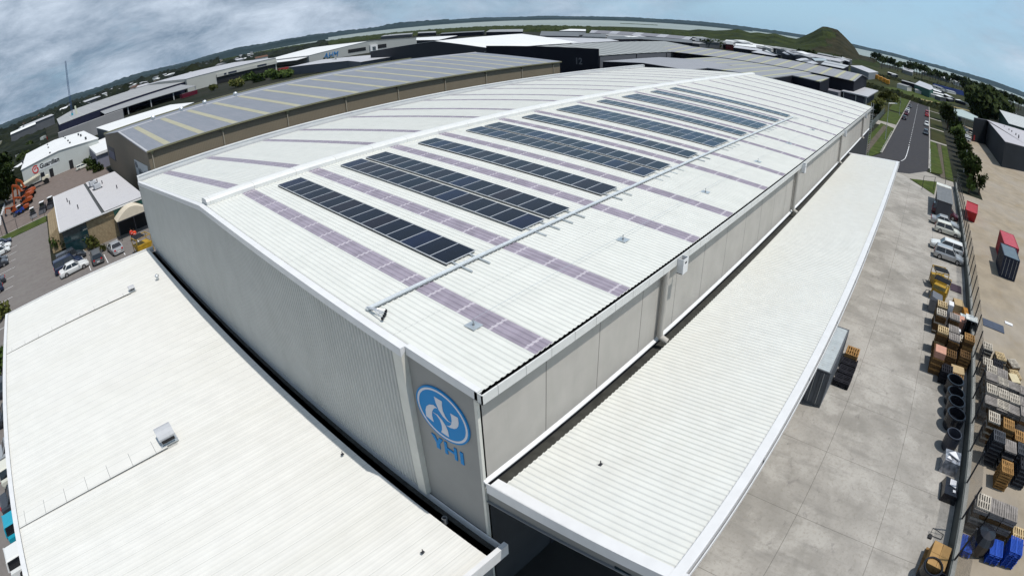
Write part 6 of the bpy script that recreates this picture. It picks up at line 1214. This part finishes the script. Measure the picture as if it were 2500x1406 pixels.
for i, (px, py, w_, z_) in enumerate(((60, 335, 16, 5), (95, 318, 20, 6), (70, 318, 14, 5), (215, 262, 22, 6), (300, 232, 20, 6), (345, 216, 18, 5), (420, 192, 16, 5))):
    d = ray(px, py); az = math.atan2(d.y, d.x); r = 640+60*i; t = thing('skyline_hall', '%s pale industrial roof among the trees beyond the lattice mast, from the left' % lab[i], 'building', (CAMP.x+r*math.cos(az), CAMP.y+r*math.sin(az), 0), R_(15*i))
    MB().box(-w_, -w_*.6, 0, w_, w_*.6, z_+5).build('wall', mid_wall, t); MB().slab([(-w_, -w_*.65, z_+5), (-w_, w_*.65, z_+5), (-w_, 0, z_+7)], (2*w_, 0, 0)).build('roof', roof_pale if i % 2 else roof_white, t)
# palisade and pale stones on the left
t = thing('kerb_stones', 'row of pale painted stones along the left roadside', 'stones', at(8, 510, 0))
for i in range(13): P = at(17-1.6*i if i < 10 else 1, 482+5.6*i, 0)-t.location; MB().box(P.x-.3, P.y-.3, 0, P.x+.3, P.y+.3, .45).build('stone', paint_white, t)
t = thing('yard_fence', 'dark wire fence across the far side of the left car park', 'fence', (-24, 111.6, 0))
for x in (0, 4, 8, 11): MB().rod((x, 0, 0), (x, 0, 2.2), .06, 6).build('post', steel_dark, t)
MB().rod((0, 0, 2.2), (11.4, 0, 2.2), .03, 6).build('top_rail', steel_dark, t)
P = at(18, 572, 0); t = thing('gate_post', 'thick dark leaning post at the corner of the grass strip', 'post', P); MB().rod((0, 0, 0), (-.2, 0, 4.2), .22, 8).build('post_shaft', steel_dark, t)
t = thing('side_fence', 'pale metal fence along the verge by the far end of the warehouse', 'fence', (100, 4.4, 0))
MB().box(0, 0, .1, 92, .06, 1.9).build('panel', M('fence_grey', (.14, .16, .15), .6, .3), t)
for i in range(24): MB().box(4*i-.04, -.06, 0, 4*i+.04, 0, 2.0).build('post', steel_dark, t)
hd_m = M('hedge_row_leaves', (.006, .01, .004), .9, 0, 0, .3, (.03, .035, .012), 8)
for lab_, A_, B_, w_ in (('dark overgrown hedge line across the end of the road', (2092, 205), (2330, 283), 7), ('dark hedge line beyond the field on the right', (2140, 187), (2300, 226), 9), ('dark hedge between the blue hoarding and the depots', (2232, 193), (2420, 250), 10)):
    P, Q = at(*A_, 0), at(*B_, 0); m = MB(); n_ = 160; d_ = (Q-P)/n_; nn_ = Vector((-d_.y, d_.x, 0)).normalized()*w_/4; vs = []
    for i in range(n_+1):
        for j in range(5):
            h_ = (0, .75, 1, .75, 0)[j]*(2.2+1.6*nz.noise(Vector((i*.3, j, 3)))+1.2*nz.noise(Vector((i*.9, j*2, 8)))); p_ = P+d_*i+nn_*(j-2); vs.append((p_.x+nz.noise(Vector((i*.8, j, 1))), p_.y+nz.noise(Vector((i*.7, j, 5))), max(-.05, h_)))
    m.add(vs, [(i*5+j, i*5+j+1, (i+1)*5+j+1, (i+1)*5+j) for i in range(n_) for j in range(4)]); o = m.build('hedge', hd_m); tag(o, lab_, 'hedge')
# distant haze
h0 = bpy.data.materials.new('haze_air'); h0.use_nodes = True; nt = h0.node_tree; nt.nodes.remove(nt.nodes['Principled BSDF']); pvn = nt.nodes.new('ShaderNodeVolumePrincipled'); pvn.inputs['Color'].default_value = (.55, .75, .95, 1); pvn.inputs['Density'].default_value = 1.4e-5; pvn.inputs['Anisotropy'].default_value = .0
nt.links.new(pvn.outputs[0], nt.nodes['Material Output'].inputs['Volume'])
if HAZE: tag(MB().box(-11000, -11000, -1.5, 11000, 11000, 160).build('haze', h0), kind='stuff', label='thin blue haze over the distant land')
# ---------------------------------------------------------------- sun and sky
SUN = Vector((.11, -.385, .915)).normalized()
sd = bpy.data.lights.new('sun', 'SUN'); sd.energy = 3.7; sd.angle = R_(.6); sd.color = (1.0, .965, .91)
so = bpy.data.objects.new('sun', sd); COL.objects.link(so); so.rotation_euler = SUN.to_track_quat('Z', 'Y').to_euler()
w = bpy.data.worlds.new('World'); sc.world = w; w.use_nodes = True
nt = w.node_tree; bg = nt.nodes['Background']
sky = nt.nodes.new('ShaderNodeTexSky'); sky.sky_type = 'NISHITA'; sky.sun_disc = False
sky.sun_elevation = math.asin(SUN.z); sky.sun_rotation = math.atan2(SUN.x, SUN.y); sky.altitude = 20; sky.air_density = 1.0; sky.dust_density = 1.5; sky.ozone_density = 1.5
tc = nt.nodes.new('ShaderNodeTexCoord'); sp = nt.nodes.new('ShaderNodeSeparateXYZ'); nt.links.new(tc.outputs['Generated'], sp.inputs[0])
def mt(op, a, b=None, c=None):
    k = nt.nodes.new('ShaderNodeMath'); k.operation = op
    for i, v in enumerate((a, b, c)):
        if v is None: continue
        if isinstance(v, (int, float)): k.inputs[i].default_value = v
        else: nt.links.new(v, k.inputs[i])
    return k.outputs[0]
cb = nt.nodes.new('ShaderNodeCombineXYZ'); nt.links.new(sp.outputs[0], cb.inputs[0]); nt.links.new(sp.outputs[1], cb.inputs[1]); nt.links.new(mt('MULTIPLY', sp.outputs[2], 2.6), cb.inputs[2])
mp = nt.nodes.new('ShaderNodeMapping'); mp.inputs['Rotation'].default_value = (R_(8), R_(6), 0); nt.links.new(cb.outputs[0], mp.inputs[0])
def noise(scale, detail, rough=.55, dist=0.0):
    n = nt.nodes.new('ShaderNodeTexNoise'); n.inputs['Scale'].default_value = scale; n.inputs['Detail'].default_value = detail; n.inputs['Roughness'].default_value = rough; n.inputs['Distortion'].default_value = dist
    nt.links.new(mp.outputs[0], n.inputs['Vector']); return n.outputs['Fac']
n1 = noise(2.6, 9, .62, .35); n2 = noise(5.5, 9, .66, .3)
cover = nt.nodes.new('ShaderNodeMapRange')      # thick cloud to the left (towards +y), thin to the right
nt.links.new(mt('SUBTRACT', sp.outputs[1], sp.outputs[0]), cover.inputs[0]); cover.inputs[1].default_value = -.75; cover.inputs[2].default_value = .7; cover.inputs[3].default_value = -.02; cover.inputs[4].default_value = .55
dens = mt('ADD', mt('ADD', mt('MULTIPLY', n1, 1.6), -.55), cover.outputs[0])
rp_ = nt.nodes.new('ShaderNodeMapRange'); nt.links.new(dens, rp_.inputs[0]); rp_.inputs[1].default_value = .15; rp_.inputs[2].default_value = .75; rp_.interpolation_type = 'SMOOTHSTEP'
cr = nt.nodes.new('ShaderNodeValToRGB'); nt.links.new(mt('ADD', mt('MULTIPLY', n2, .75), mt('MULTIPLY', n1, .35)), cr.inputs[0])
cr.color_ramp.elements[0].position = .42; cr.color_ramp.elements[0].color = (2.6, 3.6, 4.9, 1)
cr.color_ramp.elements[1].position = .70; cr.color_ramp.elements[1].color = (8.0, 9.2, 10.8, 1)
fade = nt.nodes.new('ShaderNodeMapRange'); nt.links.new(sp.outputs[2], fade.inputs[0]); fade.inputs[1].default_value = .35; fade.inputs[2].default_value = .8; fade.inputs[3].default_value = 1; fade.inputs[4].default_value = .15
base = nt.nodes.new('ShaderNodeMix'); base.data_type = 'RGBA'; nt.links.new(mt('MULTIPLY', fade.outputs[0], .75), base.inputs[0])
nt.links.new(sky.outputs[0], base.inputs[6]); base.inputs[7].default_value = (5.4, 8.7, 11.4, 1)
mx = nt.nodes.new('ShaderNodeMix'); mx.data_type = 'RGBA'; nt.links.new(mt('MULTIPLY', rp_.outputs[0], fade.outputs[0]), mx.inputs[0]); nt.links.new(base.outputs[2], mx.inputs[6]); nt.links.new(cr.outputs[0], mx.inputs[7])
nt.links.new(mx.outputs[2], bg.inputs[0]); bg.inputs[1].default_value = .08
sc.view_settings.view_transform = 'Standard'; sc.view_settings.look = 'None'; sc.view_settings.exposure = 0.0; sc.view_settings.gamma = 1.0; sc.view_settings.use_curve_mapping = False
sc.cycles.use_denoising = True
try: sc.cycles.denoiser = 'OPENIMAGEDENOISE'
except Exception: pass
sc.cycles.max_bounces = 6; sc.cycles.diffuse_bounces = 3; sc.cycles.transparent_max_bounces = 12; sc.cycles.volume_bounces = 0
sc.cycles.use_adaptive_sampling = True; sc.cycles.adaptive_threshold = 0.015
sc.cycles.sample_clamp_indirect = 4
